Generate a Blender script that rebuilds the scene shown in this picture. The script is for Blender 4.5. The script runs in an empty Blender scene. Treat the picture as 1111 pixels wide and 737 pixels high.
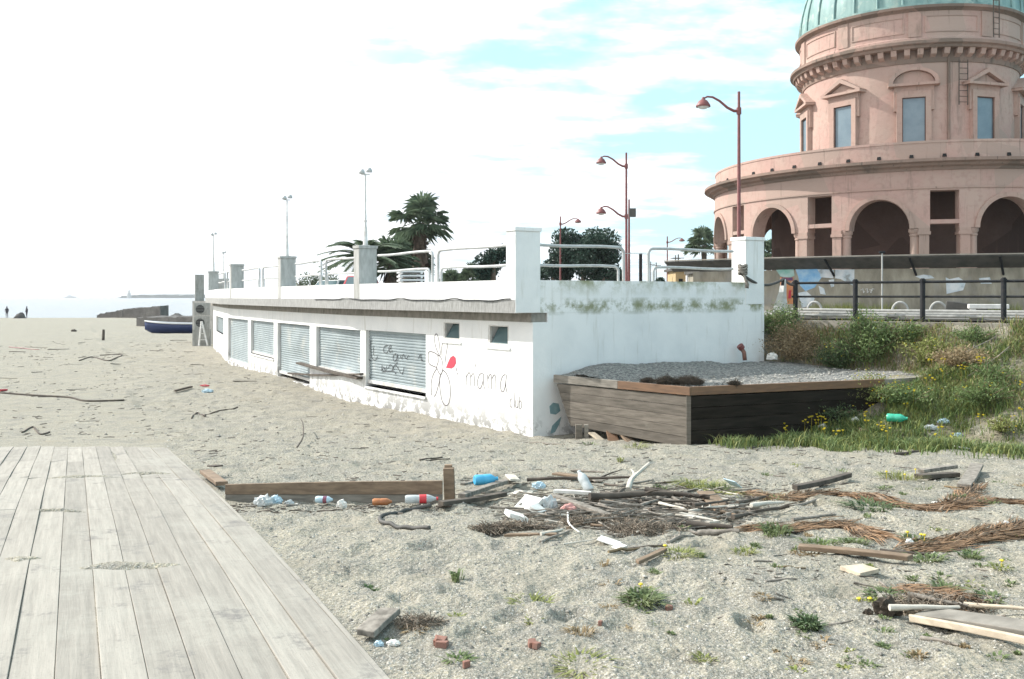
import bpy, bmesh, math, random
import numpy as np
EXPO = 0.85; HAZE = 0.00016; SKX, SKY_ = 3.1, 1.7
from mathutils import Vector, Matrix
random.seed(7); rng = np.random.default_rng(7)
S = bpy.context.scene; COL = S.collection
F = 1000.0; CX = 555.5; HY = 322.0; CZ = 3.2
R = math.radians
V = Vector

# ------------------------------------------------------------------ noise (numpy value noise)
def vnoise(x, y, seed=0):
    xi = np.floor(x).astype(np.int64); yi = np.floor(y).astype(np.int64)
    fx = x - xi; fy = y - yi
    fx = fx*fx*(3-2*fx); fy = fy*fy*(3-2*fy)
    def h(a, b):
        n = (a*374761393 + b*668265263 + seed*1442695) & 0x7fffffff
        n = ((n ^ (n >> 13))*1274126177) & 0x7fffffff
        return ((n ^ (n >> 16)) & 0xffff)/65535.0
    a = h(xi, yi); b = h(xi+1, yi); c = h(xi, yi+1); d = h(xi+1, yi+1)
    return (a*(1-fx)+b*fx)*(1-fy)+(c*(1-fx)+d*fx)*fy - .5
def fbm(x, y, sc, oct=3, seed=0):
    s = 0; a = 1.0
    for o in range(oct):
        s = s + a*vnoise(x/sc*(2**o)+17.3*o, y/sc*(2**o)+5.1*o, seed+o); a *= .5
    return s
def sstep(a, b, x):
    t = np.clip((x-a)/(b-a), 0, 1); return t*t*(3-2*t)

# ------------------------------------------------------------------ terrain
FAC = [(3.9,16.0),(0.47,20.8),(-5.05,28.8),(-9.4,36.8),(-14.05,45.7),(-19.0,58.6),(-22.6,68.0)]
FY = np.array([p[1] for p in FAC]); FX = np.array([p[0] for p in FAC])
def xfac(y):
    return np.where(y > 68, -22.6-(y-68)*.12, np.interp(y, FY, FX))
ZY = np.array([-6,2,5,8,11,14,18,20.5,23,40,100,134,143,150,300,9000])
ZZ = np.array([1.15,1.14,1.1,1.0,.82,.6,.3,.04,0,0,.0,.0,-.05,-1.4,-5,-8])
def dboard(x, y):      # distance to the right of the boardwalk's right edge
    return (x - (BX0 + (y-BY0)*BD))*.903
BD = -.4755
def ter(x, y, micro=True):
    x = np.asarray(x, float); y = np.asarray(y, float)
    z = np.interp(y, ZY, ZZ)
    z = z + (np.interp(y+1.2, ZY, ZZ)+np.interp(y-1.2, ZY, ZZ)-2*z)/3
    d = (x-7.7)*(-.64)+(y-25.3)*(-.77)
    bank = 2.55-.4*np.clip(d, 0, 30)
    d1 = (x-3.47)*.36-(y-18.1)*.933
    steep = np.maximum(2.55-1.15*np.clip(d, 0, 30), 1.30); wst = sstep(10.4, 9.3, x)*sstep(.0, -.25, d1)*(y < 26)
    bank = np.minimum(bank, bank*(1-wst)+steep*wst)
    bank = np.where(d < 7, bank, -5)
    s = (x-xfac(y))*.85
    near = np.where(y < 21, sstep(3.6, 5.6, x), sstep(2.5, 5.0, s))
    k = .25
    hgt = np.maximum(z, bank)+ k*.25*np.exp(-((z-bank)/k)**2)
    z = z*(1-near)+hgt*near
    # rubbly relief on the bank
    onb = near*sstep(.2, 1.2, d)*sstep(6.8, 5, d)
    z = z + onb*fbm(x, y, 1.1, 3, 5)*.22
    # promenade and the land behind it never dips into the sea
    z = np.where((y > 25) & (s > 5), np.maximum(z, 2.55), z)
    far = sstep(75, 60, y) ; 
    if micro:
        m = sstep(.05, .35, dboard(x, y)) if BX0 is not None else 1.0
        flat = sstep(1.0, .0, np.where(s > 3, 1.0, 0)*np.where(y > 23, 1, 0)*(d < .3))
        fade = sstep(190, 60, y)
        z = z + m*flat*fade*(fbm(x, y, .9, 2, 11)*.06 + fbm(x, y, .3, 3, 3)*.055*sstep(90, 30, y) + fbm(x, y, .09, 2, 8)*.022*sstep(30, 10, y))
        z = z + m*flat*sstep(150, 90, y)*sstep(22, 30, y)*fbm(x, y, 7, 2, 21)*.22
    return z
BX0 = None; BY0 = 0
def G(px, py, micro=False):
    """point where the photo's pixel ray meets the ground"""
    a = (px-CX)/F; b = (HY-py)/F
    ys = np.concatenate([np.arange(3, 40, .02), np.arange(40, 160, .2)])
    zz = ter(a*ys, ys, micro); rz = CZ+b*ys
    i = np.argmax(rz <= zz)
    if rz[i] > zz[i]: i = len(ys)-1
    return V((a*ys[i], ys[i], float(zz[i])))
_e = G(395, 724); BX0, BY0 = _e.x, _e.y
def T(x, y): return float(ter(x, y))
def P(px, py, Y): return V(((px-CX)/F*Y, Y, CZ+(HY-py)/F*Y))

# ------------------------------------------------------------------ materials
def newmat(name):
    m = bpy.data.materials.new(name); m.use_nodes = True
    nt = m.node_tree; b = nt.nodes['Principled BSDF']
    return m, nt, b
def N(nt, typ, **kw):
    n = nt.nodes.new(typ)
    for k, v in kw.items():
        if k in n.inputs: n.inputs[k].default_value = v
        else: setattr(n, k, v)
    return n
def c4(c): return (c[0], c[1], c[2], 1)
def mixc(nt, fac, a, b, mode='MIX'):
    m = nt.nodes.new('ShaderNodeMix'); m.data_type = 'RGBA'; m.blend_type = mode
    for i, v in ((0, fac), (6, a), (7, b)):
        if hasattr(v, 'is_linked') or hasattr(v, 'links'): nt.links.new(v, m.inputs[i])
        elif i == 0: m.inputs[0].default_value = v
        else: m.inputs[i].default_value = c4(v)
    return m.outputs[2]
def ramp(nt, src, a, b):
    r = nt.nodes.new('ShaderNodeMapRange'); r.inputs[1].default_value = a; r.inputs[2].default_value = b
    nt.links.new(src, r.inputs[0]); return r.outputs[0]
def coords(nt, scale=(1,1,1), rot=(0,0,0)):
    tc = nt.nodes.new('ShaderNodeTexCoord'); mp = nt.nodes.new('ShaderNodeMapping')
    mp.inputs['Scale'].default_value = scale; mp.inputs['Rotation'].default_value = rot
    nt.links.new(tc.outputs['Object'], mp.inputs[0]); return mp.outputs[0]
def noise(nt, co, scale, detail=4, rough=.55):
    n = N(nt, 'ShaderNodeTexNoise', Scale=scale, Detail=detail, Roughness=rough)
    nt.links.new(co, n.inputs['Vector']); return n.outputs[0]
def pm(name, c1, c2=None, scale=4, rough=.8, bump=0, bscale=30, island=0, stretch=(1,1,1), c3=None, s3=1.2, lo=.35, hi=.65,
       t3=(.55,.7), metal=0, spec=.5, trans=0, alpha=1, rot=(0,0,0)):
    m, nt, b = newmat(name); L = nt.links
    b.inputs['Roughness'].default_value = rough; b.inputs['Metallic'].default_value = metal
    b.inputs['Specular IOR Level'].default_value = spec
    if trans: b.inputs['Transmission Weight'].default_value = trans
    if alpha < 1: b.inputs['Alpha'].default_value = alpha
    co = coords(nt, stretch, rot)
    out = None
    if c2:
        out = mixc(nt, ramp(nt, noise(nt, co, scale), lo, hi), c1, c2)
    if c3:
        co3 = coords(nt)
        out = mixc(nt, ramp(nt, noise(nt, co3, s3, 5, .65), *t3), out if out else c1, c3)
    if island:
        g = nt.nodes.new('ShaderNodeNewGeometry'); h = nt.nodes.new('ShaderNodeHueSaturation')
        mr = nt.nodes.new('ShaderNodeMapRange'); mr.inputs[3].default_value = 1-island; mr.inputs[4].default_value = 1+island
        L.new(g.outputs['Random Per Island'], mr.inputs[0]); L.new(mr.outputs[0], h.inputs['Value'])
        if out: L.new(out, h.inputs['Color'])
        else: h.inputs['Color'].default_value = c4(c1)
        out = h.outputs[0]
    if out: L.new(out, b.inputs['Base Color'])
    else: b.inputs['Base Color'].default_value = c4(c1)
    if bump:
        bp = nt.nodes.new('ShaderNodeBump'); bp.inputs['Strength'].default_value = min(1, bump*10) ; bp.inputs['Distance'].default_value = bump
        L.new(noise(nt, co, bscale, 5, .6), bp.inputs['Height']); L.new(bp.outputs[0], b.inputs['Normal'])
    return m
M = {}
# ground: gravelly sand, soil and grass tint on the bank
def ground_mat():
    m, nt, b = newmat('sand'); L = nt.links
    b.inputs['Roughness'].default_value = .95; b.inputs['Specular IOR Level'].default_value = .15
    co = coords(nt)
    big = noise(nt, co, .35, 4); med = noise(nt, co, 2.2, 5, .65); fine = noise(nt, co, 28, 4, .7); grit = noise(nt, co, 90, 2, .6)
    big2 = noise(nt, co, .9, 6, .7)
    c = mixc(nt, ramp(nt, big, .38, .62), (.45,.415,.315), (.51,.465,.345))
    c = mixc(nt, ramp(nt, med, .45, .70), c, (.25,.24,.205))
    f1 = ramp(nt, fine, .32, .68)
    c = mixc(nt, f1, (.17,.165,.145), c)
    c = mixc(nt, ramp(nt, grit, .56, .64), c, (.50,.49,.45))
    c = mixc(nt, ramp(nt, grit, .44, .36), c, (.17,.16,.14))
    c = mixc(nt, ramp(nt, big2, .54, .68), c, (.31,.285,.225))
    spk = noise(nt, co, 9, 6, .75); c = mixc(nt, ramp(nt, spk, .57, .64), c, (.20,.19,.16))
    at = nt.nodes.new('ShaderNodeAttribute'); at.attribute_name = 'soil'
    s = nt.nodes.new('ShaderNodeMath'); s.operation = 'MULTIPLY'
    L.new(at.outputs['Fac'], s.inputs[0]); L.new(ramp(nt, med, .3, .55), s.inputs[1])
    soil = mixc(nt, ramp(nt, fine, .4, .6), (.13,.115,.075), (.26,.235,.16))
    c = mixc(nt, s.outputs[0], c, soil)
    L.new(c, b.inputs['Base Color'])
    v = N(nt, 'ShaderNodeTexVoronoi', Scale=22.0); L.new(co, v.inputs['Vector'])
    add = nt.nodes.new('ShaderNodeMath'); add.operation = 'ADD'
    mu = nt.nodes.new('ShaderNodeMath'); mu.operation = 'MULTIPLY'; mu.inputs[1].default_value = .5
    L.new(v.outputs['Distance'], mu.inputs[0]); L.new(mu.outputs[0], add.inputs[0]); L.new(fine, add.inputs[1])
    bp = nt.nodes.new('ShaderNodeBump'); bp.inputs['Strength'].default_value = 1; bp.inputs['Distance'].default_value = .03
    L.new(add.outputs[0], bp.inputs['Height']); L.new(bp.outputs[0], b.inputs['Normal'])
    return m
M['sand'] = ground_mat()
def white_wall(name, z_dirty=.55, moss=False):
    m, nt, b = newmat(name); L = nt.links
    b.inputs['Roughness'].default_value = .75; b.inputs['Specular IOR Level'].default_value = .25
    co = coords(nt); tc = nt.nodes.new('ShaderNodeNewGeometry'); sp = nt.nodes.new('ShaderNodeSeparateXYZ')
    L.new(tc.outputs['Position'], sp.inputs[0]); z = sp.outputs[2]
    c = mixc(nt, ramp(nt, noise(nt, co, 1.3, 5), .4, .75), (.80,.80,.78), (.70,.71,.70))
    cs = coords(nt, (5,5,.5)); c = mixc(nt, ramp(nt, noise(nt, cs, 1.5, 4), .58, .8), c, (.58,.57,.52))
    # peeled grey patches low on the wall
    pn = noise(nt, co, 2.6, 6, .7)
    zf = ramp(nt, z, z_dirty+.35, z_dirty-.45)
    mu = nt.nodes.new('ShaderNodeMath'); mu.operation = 'MULTIPLY'; L.new(ramp(nt, pn, .49, .53), mu.inputs[0]); L.new(zf, mu.inputs[1])
    c = mixc(nt, mu.outputs[0], c, (.27,.265,.25))
    if moss:
        st = coords(nt, (1.2,1.2,1.2))
        band = nt.nodes.new('ShaderNodeMath'); band.operation = 'ADD'
        mn = noise(nt, st, 1.5, 6, .7)
        # stains hanging from the coping and from the joint
        a1 = ramp(nt, z, 3.2, 3.6); 
        m1 = nt.nodes.new('ShaderNodeMath'); m1.operation = 'MULTIPLY'; L.new(a1, m1.inputs[0]); L.new(ramp(nt, mn, .44, .62), m1.inputs[1])
        c = mixc(nt, m1.outputs[0], c, (.25,.26,.13))
        j = nt.nodes.new('ShaderNodeMath'); j.operation = 'SUBTRACT'; j.inputs[1].default_value = 2.98; L.new(z, j.inputs[0])
        ja = nt.nodes.new('ShaderNodeMath'); ja.operation = 'ABSOLUTE'; L.new(j.outputs[0], ja.inputs[0])
        m2 = nt.nodes.new('ShaderNodeMath'); m2.operation = 'MULTIPLY'; L.new(ramp(nt, ja.outputs[0], .22, .02), m2.inputs[0]); L.new(ramp(nt, noise(nt, st, 1.1, 6, .75), .44, .60), m2.inputs[1])
        c = mixc(nt, m2.outputs[0], c, (.20,.21,.11))
        c = mixc(nt, m2.outputs[0], c, (.25,.26,.15))
    L.new(c, b.inputs['Base Color'])
    bp = nt.nodes.new('ShaderNodeBump'); bp.inputs['Strength'].default_value = .6; bp.inputs['Distance'].default_value = .012
    L.new(noise(nt, co, 9, 5), bp.inputs['Height']); L.new(bp.outputs[0], b.inputs['Normal'])
    return m
M['white'] = white_wall('white_plaster', .42); M['white_moss'] = white_wall('stained_white_plaster', .2, True)
M['concrete'] = pm('concrete', (.36,.36,.34), (.27,.27,.25), 3, .9, .02, 22, c3=(.20,.20,.18), s3=2, stretch=(3,3,.8))
M['concrete_band'] = pm('rough_concrete', (.40,.40,.385), (.25,.25,.235), 9, .95, .05, 30, stretch=(3,3,.5))
M['beam'] = pm('dirty_shaded_beam', (.29,.27,.235), (.19,.175,.15), 3, .95, .03, 25, stretch=(2,2,1), c3=(.12,.11,.095), s3=1.2)  # grey darkened for the overhang's shadow, with dirt blotches over it
M['pillar_grey'] = pm('pillar_concrete', (.44,.44,.42), (.33,.33,.31), 5, .9, .02, 30, stretch=(2,2,.6))
M['shutter'] = pm('shutter_metal', (.33,.385,.395), (.25,.30,.315), 1.5, .5, .004, 12, spec=.5, metal=.15, c3=(.44,.45,.42), s3=.9)
M['white_metal'] = pm('white_paint_metal', (.68,.68,.66), (.52,.50,.46), 6, .5, c3=(.35,.25,.17), s3=7, t3=(.66,.74))
M['pipe'] = pm('grey_white_rail_paint', (.50,.51,.50), (.38,.39,.38), 6, .5, c3=(.30,.20,.13), s3=7, t3=(.64,.72))
M['black_metal'] = pm('dark_painted_iron', (.014,.017,.021), (.03,.03,.03), 14, .75, .003, 60, spec=.2)
M['red_metal'] = pm('red_brown_paint', (.22,.065,.06), (.16,.05,.045), 8, .5)
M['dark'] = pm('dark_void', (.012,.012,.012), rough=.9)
M['glass'] = pm('window_glass', (.10,.16,.17), rough=.08, spec=.8)
M['blind'] = pm('blue_grey_glazing', (.17,.235,.27), (.13,.19,.23), 1.2, .25, spec=.6)
M['wood_grey'] = pm('weathered_wood', (.30,.275,.235), (.17,.155,.13), 3, .9, .01, 12, stretch=(1.2,1.2,9), island=.22)
M['box_wood'] = pm('tank_boards', (.175,.152,.125), (.10,.088,.07), 2.2, .9, .012, 7, stretch=(1,1,8), island=.25, c3=(.22,.20,.165), s3=.9)
M['box_wood_shaded'] = pm('shaded_tank_boards', (.030,.025,.020), (.016,.014,.011), 2.2, .95, .012, 7, stretch=(1,1,8), island=.2, spec=.08)  # near-black copy of the tank boards, with the front face's shade in its colour
M['rim_wood'] = pm('orange_brown_board', (.22,.125,.07), (.15,.09,.055), 3, .8, .006, 12, stretch=(1,1,7), island=.2)
M['plank_brown'] = pm('brown_plank', (.27,.195,.13), (.17,.12,.08), 3, .85, .006, 14, stretch=(2,2,9), island=.2)
M['drift'] = pm('grey_driftwood', (.30,.27,.23), (.13,.115,.095), 5, .9, .012, 20, stretch=(3,3,3))
M['drift_dark'] = pm('dark_driftwood', (.115,.095,.075), (.055,.045,.036), 5, .9, .012, 20)
M['drift_pale'] = pm('bleached_driftwood', (.60,.57,.50), (.42,.39,.33), 6, .85, .008, 20)
M['plank_pale'] = pm('pale_plank', (.58,.50,.38), (.44,.37,.28), 5, .8, .004, 20, stretch=(4,1,4))
M['frond'] = pm('dry_palm_frond', (.27,.165,.09), (.15,.095,.055), 3, .85, island=.5)
M['gravel'] = pm('grey_gravel', (.26,.25,.225), (.10,.10,.095), 15, .95, .05, 22, c3=(.36,.35,.32), s3=26, t3=(.55,.62), lo=.40, hi=.56)
M['pebble'] = pm('pebbles', (.30,.285,.25), rough=.85, island=.6)
M['pink'] = None
M['rope'] = pm('black_rope', (.075,.07,.065), (.09,.08,.07), 40, .8, .01, 60)
M['blue_plastic'] = pm('sky_blue_plastic', (.05,.36,.62), (.08,.42,.66), 8, .35)
M['green_plastic'] = pm('green_bottle_plastic', (.03,.38,.24), (.05,.46,.30), 8, .25, spec=.6)
M['clear_plastic'] = pm('cloudy_plastic', (.62,.66,.66), (.46,.50,.50), 8, .2, spec=.8, alpha=.78)
M['red_label'] = pm('red_label', (.62,.05,.06), rough=.4)
M['orange_plastic'] = pm('orange_brown_plastic', (.42,.16,.05), (.3,.11,.04), 8, .4)
M['styro'] = pm('white_foam', (.78,.77,.73), (.64,.63,.58), 8, .9, .01, 20)
M['paper_blue'] = pm('pale_blue_plastic', (.48,.62,.68), (.38,.52,.60), 8, .5)
M['brick'] = pm('brick_piece', (.27,.13,.095), (.20,.12,.095), 12, .9, .01, 30)
M['cloth'] = pm('white_cloth', (.70,.69,.66), (.56,.55,.52), 6, .9)
M['red_paint'] = pm('red_enamel', (.52,.03,.05), (.45,.03,.04), 4, .35)
M['pink_cloth'] = pm('pink_cloth', (.62,.35,.32), (.48,.25,.22), 10, .9)
M['ink'] = pm('faded_grey_ink', (.07,.055,.06), (.17,.15,.15), 20, .8)
M['ink_dark'] = pm('black_spray', (.05,.055,.06), (.12,.13,.14), 15, .8)
M['heart'] = pm('red_spray', (.55,.05,.09), (.48,.05,.08), 15, .7)
M['teal'] = pm('teal_old_paint', (.16,.28,.30), (.24,.36,.38), 8, .8)
M['seaweed'] = pm('dry_dark_seaweed', (.035,.028,.02), (.08,.062,.045), 14, .95, .02, 40)
M['blue_hull'] = pm('dark_blue_hull', (.015,.03,.10), (.02,.04,.12), 2, .4)
M['boat_white'] = pm('white_gunwale', (.75,.75,.74), (.66,.66,.65), 2, .45)
M['rock'] = pm('breakwater_stone', (.13,.125,.115), (.075,.07,.065), .8, .95, .1, 3)
M['dark_coat'] = pm('dark_clothes', (.03,.03,.04), (.05,.04,.05), 4, .9)
M['skin'] = pm('skin', (.45,.28,.2), rough=.6)
M['red_trousers'] = pm('dark_red_trousers', (.12,.03,.05), rough=.9)
M['yellow'] = pm('yellow_petals', (.72,.55,.03), (.65,.50,.02), 8, .6)
def leafmat(name, a, b_, isl=.4, tr=.25):
    m = pm(name, a, b_, 3, .55, island=isl, spec=.25)
    nt = m.node_tree; b = nt.nodes['Principled BSDF']; 
    src = b.inputs['Base Color'].links[0].from_socket
    t = nt.nodes.new('ShaderNodeBsdfTranslucent'); mx = nt.nodes.new('ShaderNodeMixShader'); mx.inputs[0].default_value = tr
    nt.links.new(src, t.inputs[0]); nt.links.new(b.outputs[0], mx.inputs[1]); nt.links.new(t.outputs[0], mx.inputs[2])
    nt.links.new(mx.outputs[0], nt.nodes['Material Output'].inputs[0]); return m
M['grass'] = leafmat('green_grass', (.10,.16,.05), (.18,.22,.085))
M['grass_yel'] = leafmat('yellow_green_grass', (.21,.245,.07), (.28,.29,.11))
M['dry_grass'] = leafmat('dry_straw', (.27,.20,.11), (.33,.26,.16))
M['leaf_dark'] = leafmat('dark_bush_leaves', (.075,.12,.055), (.13,.17,.08))
M['leaf_mid'] = leafmat('bush_leaves', (.11,.17,.06), (.19,.245,.095))
M['leaf_weed'] = leafmat('weed_leaves', (.12,.17,.07), (.20,.23,.11), .4, .3)
M['mat_brown'] = pm('matted_brown_roots', (.27,.22,.17), (.15,.125,.095), 12, .95, island=.6)
M['leaf_tree'] = leafmat('tree_leaves', (.030,.06,.045), (.045,.08,.055), .35, .15)
M['leaf_palm'] = leafmat('palm_leaves', (.085,.125,.075), (.14,.18,.11), .35, .3)
M['palm_skirt'] = pm('dead_palm_skirt', (.17,.12,.085), (.10,.07,.05), 8, .9, island=.3)
M['trunk'] = pm('palm_trunk', (.16,.125,.095), (.10,.08,.06), 10, .9, .03, 14)
def pink_mat(name, a, b_, dirt):
    m, nt, b = newmat(name); L = nt.links; b.inputs['Roughness'].default_value = .85; b.inputs['Specular IOR Level'].default_value = .2
    co = coords(nt); cs = coords(nt, (1.2,1.2,.22))
    c = mixc(nt, ramp(nt, noise(nt, co, .6, 5), .4, .65), a, b_)
    c = mixc(nt, ramp(nt, noise(nt, co, 4, 5), .5, .8), c, [k*.82 for k in a])
    c = mixc(nt, ramp(nt, noise(nt, cs, 1.4, 6, .7), .57, .80), c, dirt)
    pn = N(nt, 'ShaderNodeTexVoronoi', Scale=.55); L.new(co, pn.inputs['Vector'])     # patched plaster
    sx_ = nt.nodes.new('ShaderNodeSeparateColor'); L.new(pn.outputs['Color'], sx_.inputs[0]); c = mixc(nt, ramp(nt, sx_.outputs[0], .72, .78), c, [k*.88 for k in b_])
    c = mixc(nt, ramp(nt, noise(nt, coords(nt,(2.5,2.5,.12)), 2.2, 5, .7), .60, .72), c, dirt)
    L.new(c, b.inputs['Base Color'])
    bp = nt.nodes.new('ShaderNodeBump'); bp.inputs['Strength'].default_value = .5; bp.inputs['Distance'].default_value = .03
    L.new(noise(nt, co, 5, 5), bp.inputs['Height']); L.new(bp.outputs[0], b.inputs['Normal']); return m
M['pink'] = pink_mat('pink_plaster', (.45,.30,.255), (.45,.335,.28), (.21,.165,.14))
M['pink_trim'] = pink_mat('pink_stone_trim', (.43,.295,.245), (.40,.30,.25), (.15,.12,.095))
M['pink_old'] = pink_mat('weathered_cornice', (.30,.21,.17), (.20,.155,.125), (.055,.055,.045))
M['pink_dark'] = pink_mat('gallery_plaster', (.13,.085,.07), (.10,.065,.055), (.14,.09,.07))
M['copper'] = pm('green_copper', (.24,.37,.34), (.13,.24,.23), 2.2, .6, .01, 8, stretch=(1,1,.2), c3=(.36,.44,.38), s3=1.5)
M['old_wall'] = pm('stained_retaining_wall', (.36,.33,.26), (.22,.20,.155), 1.5, .95, .04, 10, c3=(.27,.26,.23), s3=.9, stretch=(2,2,.7))
M['canopy'] = pm('dark_metal_sheet', (.055,.055,.05), (.09,.085,.075), 3, .7)
M['poster_white'] = pm('torn_poster', (.66,.68,.68), (.42,.50,.54), 3, .8, c3=(.25,.25,.23), s3=3)
M['poster_blue'] = pm('blue_painted_patch', (.17,.38,.62), (.40,.58,.70), 2.5, .8)
M['poster_green'] = pm('green_painted_patch', (.20,.45,.36), (.42,.55,.52), 3, .8)
M['poster_orange'] = pm('orange_poster', (.60,.24,.09), (.46,.18,.10), 3, .8, c3=(.65,.5,.4), s3=4)
M['poster_dark'] = pm('dark_poster_head', (.10,.05,.13), (.25,.08,.10), 6, .8)
M['asphalt'] = pm('promenade_paving', (.22,.21,.19), (.16,.155,.145), 2, .9, .01, 20)
M['kerb'] = pm('kerb_stone', (.36,.33,.28), (.24,.22,.18), 2, .9, .02, 12)
M['hill'] = pm('far_hills', (.07,.09,.07), (.10,.11,.085), .002, .95)
M['yellow_wall'] = pm('ochre_wall', (.50,.38,.20), (.42,.32,.18), 2, .9)
def deck_mat():
    m, nt, b = newmat('bleached_deck_boards'); L = nt.links; b.inputs['Roughness'].default_value = .85; b.inputs['Specular IOR Level'].default_value = .2
    ang = math.atan2(.4755, 1)
    tc = nt.nodes.new('ShaderNodeTexCoord'); vr = nt.nodes.new('ShaderNodeMapping'); vr.inputs['Rotation'].default_value = (0,0,-ang)
    L.new(tc.outputs['Object'], vr.inputs[0])
    mp = nt.nodes.new('ShaderNodeMapping'); mp.inputs['Scale'].default_value = (14,.7,3); L.new(vr.outputs[0], mp.inputs[0])
    g = noise(nt, mp.outputs[0], 1.6, 6, .65)
    co = coords(nt)
    c = mixc(nt, ramp(nt, g, .3, .7), (.25,.235,.205), (.37,.345,.30))
    geo = nt.nodes.new('ShaderNodeNewGeometry'); h = nt.nodes.new('ShaderNodeHueSaturation'); mr = nt.nodes.new('ShaderNodeMapRange')
    mr.inputs[3].default_value = .84; mr.inputs[4].default_value = 1.12; L.new(geo.outputs['Random Per Island'], mr.inputs[0]); L.new(mr.outputs[0], h.inputs['Value']); L.new(c, h.inputs['Color'])
    c = h.outputs[0]
    sand = ramp(nt, noise(nt, co, .9, 9, .78), .48, .70)
    c = mixc(nt, sand, c, (.36,.345,.30))
    st_ = noise(nt, co, 2.3, 8, .75); c = mixc(nt, ramp(nt, st_, .56, .66), c, (.20,.19,.175))
    mul = nt.nodes.new('ShaderNodeMath'); mul.operation = 'MULTIPLY'; mul.inputs[1].default_value = .8
    L.new(ramp(nt, noise(nt, co, 60, 3, .7), .58, .68), mul.inputs[0]); c = mixc(nt, mul.outputs[0], c, (.25,.235,.21))
    L.new(c, b.inputs['Base Color'])
    bp = nt.nodes.new('ShaderNodeBump'); bp.inputs['Strength'].default_value = .8; bp.inputs['Distance'].default_value = .008
    L.new(g, bp.inputs['Height']); L.new(bp.outputs[0], b.inputs['Normal']); return m
M['deck'] = deck_mat()

# ------------------------------------------------------------------ mesh builder
class MB:
    def __init__(s): s.v = []; s.f = []
    def add(s, vs, fs):
        o = len(s.v); s.v += [tuple(p) for p in vs]; s.f += [tuple(i+o for i in f) for f in fs]; return s
    def hexa(s, p):   # 8 points: bottom 4 (ccw), top 4
        return s.add(p, [(3,2,1,0),(4,5,6,7),(0,1,5,4),(1,2,6,5),(2,3,7,6),(3,0,4,7)])
    def box(s, c, sz, rz=0, rx=0, ry=0):
        m = Matrix.Translation(V(c)) @ Matrix.Rotation(rz,4,'Z') @ Matrix.Rotation(ry,4,'Y') @ Matrix.Rotation(rx,4,'X')
        a,b,d = sz[0]/2, sz[1]/2, sz[2]/2
        return s.hexa([m @ V(q) for q in [(-a,-b,-d),(a,-b,-d),(a,b,-d),(-a,b,-d),(-a,-b,d),(a,-b,d),(a,b,d),(-a,b,d)]])
    def prism(s, poly, z0, z1):    # plan polygon list, extruded in z
        n = len(poly)
        vs = [(p[0],p[1],z0) for p in poly]+[(p[0],p[1],z1) for p in poly]
        fs = [tuple(range(n-1,-1,-1)), tuple(range(n,2*n))]+[(i,(i+1)%n,(i+1)%n+n,i+n) for i in range(n)]
        return s.add(vs, fs)
    def slab(s, poly3, d):         # 3d polygon thickened by vector d
        n = len(poly3); d = V(d)
        vs = [V(p) for p in poly3]+[V(p)+d for p in poly3]
        fs = [tuple(range(n-1,-1,-1)), tuple(range(n,2*n))]+[(i,(i+1)%n,(i+1)%n+n,i+n) for i in range(n)]
        return s.add(vs, fs)
    def tube(s, path, r, n=8, flat=1.0, cap=True):
        path = [V(p) for p in path]; k = len(path)
        rs = r if isinstance(r, (list,tuple)) else [r]*k
        vs = []; up = None
        for i, p in enumerate(path):
            t = (path[min(i+1,k-1)]-path[max(i-1,0)]).normalized()
            if up is None:
                up = V((0,0,1)) if abs(t.z) < .9 else V((1,0,0))
            a = t.cross(up)
            if a.length < 1e-4: a = t.cross(V((1,.3,0)))
            a.normalize(); b = a.cross(t).normalized(); up = b
            for j in range(n):
                an = 2*math.pi*j/n; vs.append(p+a*math.cos(an)*rs[i]+b*math.sin(an)*rs[i]*flat)
        fs = [(i*n+j, i*n+(j+1)%n, (i+1)*n+(j+1)%n, (i+1)*n+j) for i in range(k-1) for j in range(n)]
        if cap: fs += [tuple(range(n-1,-1,-1)), tuple((k-1)*n+j for j in range(n))]
        return s.add(vs, fs)
    def lathe(s, prof, c=(0,0), n=48, close=False, a0=0, a1=2*math.pi):
        full = abs(a1-a0-2*math.pi) < 1e-6; m = n if full else n+1; k = len(prof); vs = []
        for r, z in prof:
            for j in range(m):
                a = a0+(a1-a0)*j/n; vs.append((c[0]+r*math.cos(a), c[1]+r*math.sin(a), z))
        fs = []
        for i in range(k if close else k-1):
            i2 = (i+1)%k
            for j in range(n):
                j2 = (j+1)%m if full else j+1
                fs.append((i*m+j, i*m+j2, i2*m+j2, i2*m+j))
        return s.add(vs, fs)
    def build(s, name, mat, parent=None, origin=None, smooth=False, bevel=0):
        me = bpy.data.meshes.new(name); o = V((0,0,0))
        if parent is not None: o = V(parent['_w'])
        elif origin is not None: o = V(origin)
        vv = np.array(s.v, float)-np.array(o)
        me.from_pydata(vv.tolist(), [], s.f); me.update()
        ob = bpy.data.objects.new(name, me); COL.objects.link(ob)
        if isinstance(mat, str): mat = M[mat]
        me.materials.append(mat)
        bm = bmesh.new(); bm.from_mesh(me); bmesh.ops.recalc_face_normals(bm, faces=bm.faces); bm.to_mesh(me); bm.free()
        if smooth:
            me.polygons.foreach_set('use_smooth', [True]*len(me.polygons))
        if bevel:
            bv = ob.modifiers.new('b','BEVEL'); bv.width = bevel; bv.segments = 2; bv.limit_method = 'ANGLE'
        if parent is not None: ob.parent = parent; ob['_w'] = tuple(o)
        else: ob.location = o; ob['_w'] = tuple(o)
        return ob
def smooth_by_angle(ob, ang=35):
    me = ob.data
    me.polygons.foreach_set('use_smooth', [True]*len(me.polygons))
    bm = bmesh.new(); bm.from_mesh(me)
    for e in bm.edges:
        if len(e.link_faces) == 2 and e.calc_face_angle(0) > R(ang): e.smooth = False
    bm.to_mesh(me); bm.free()
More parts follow.
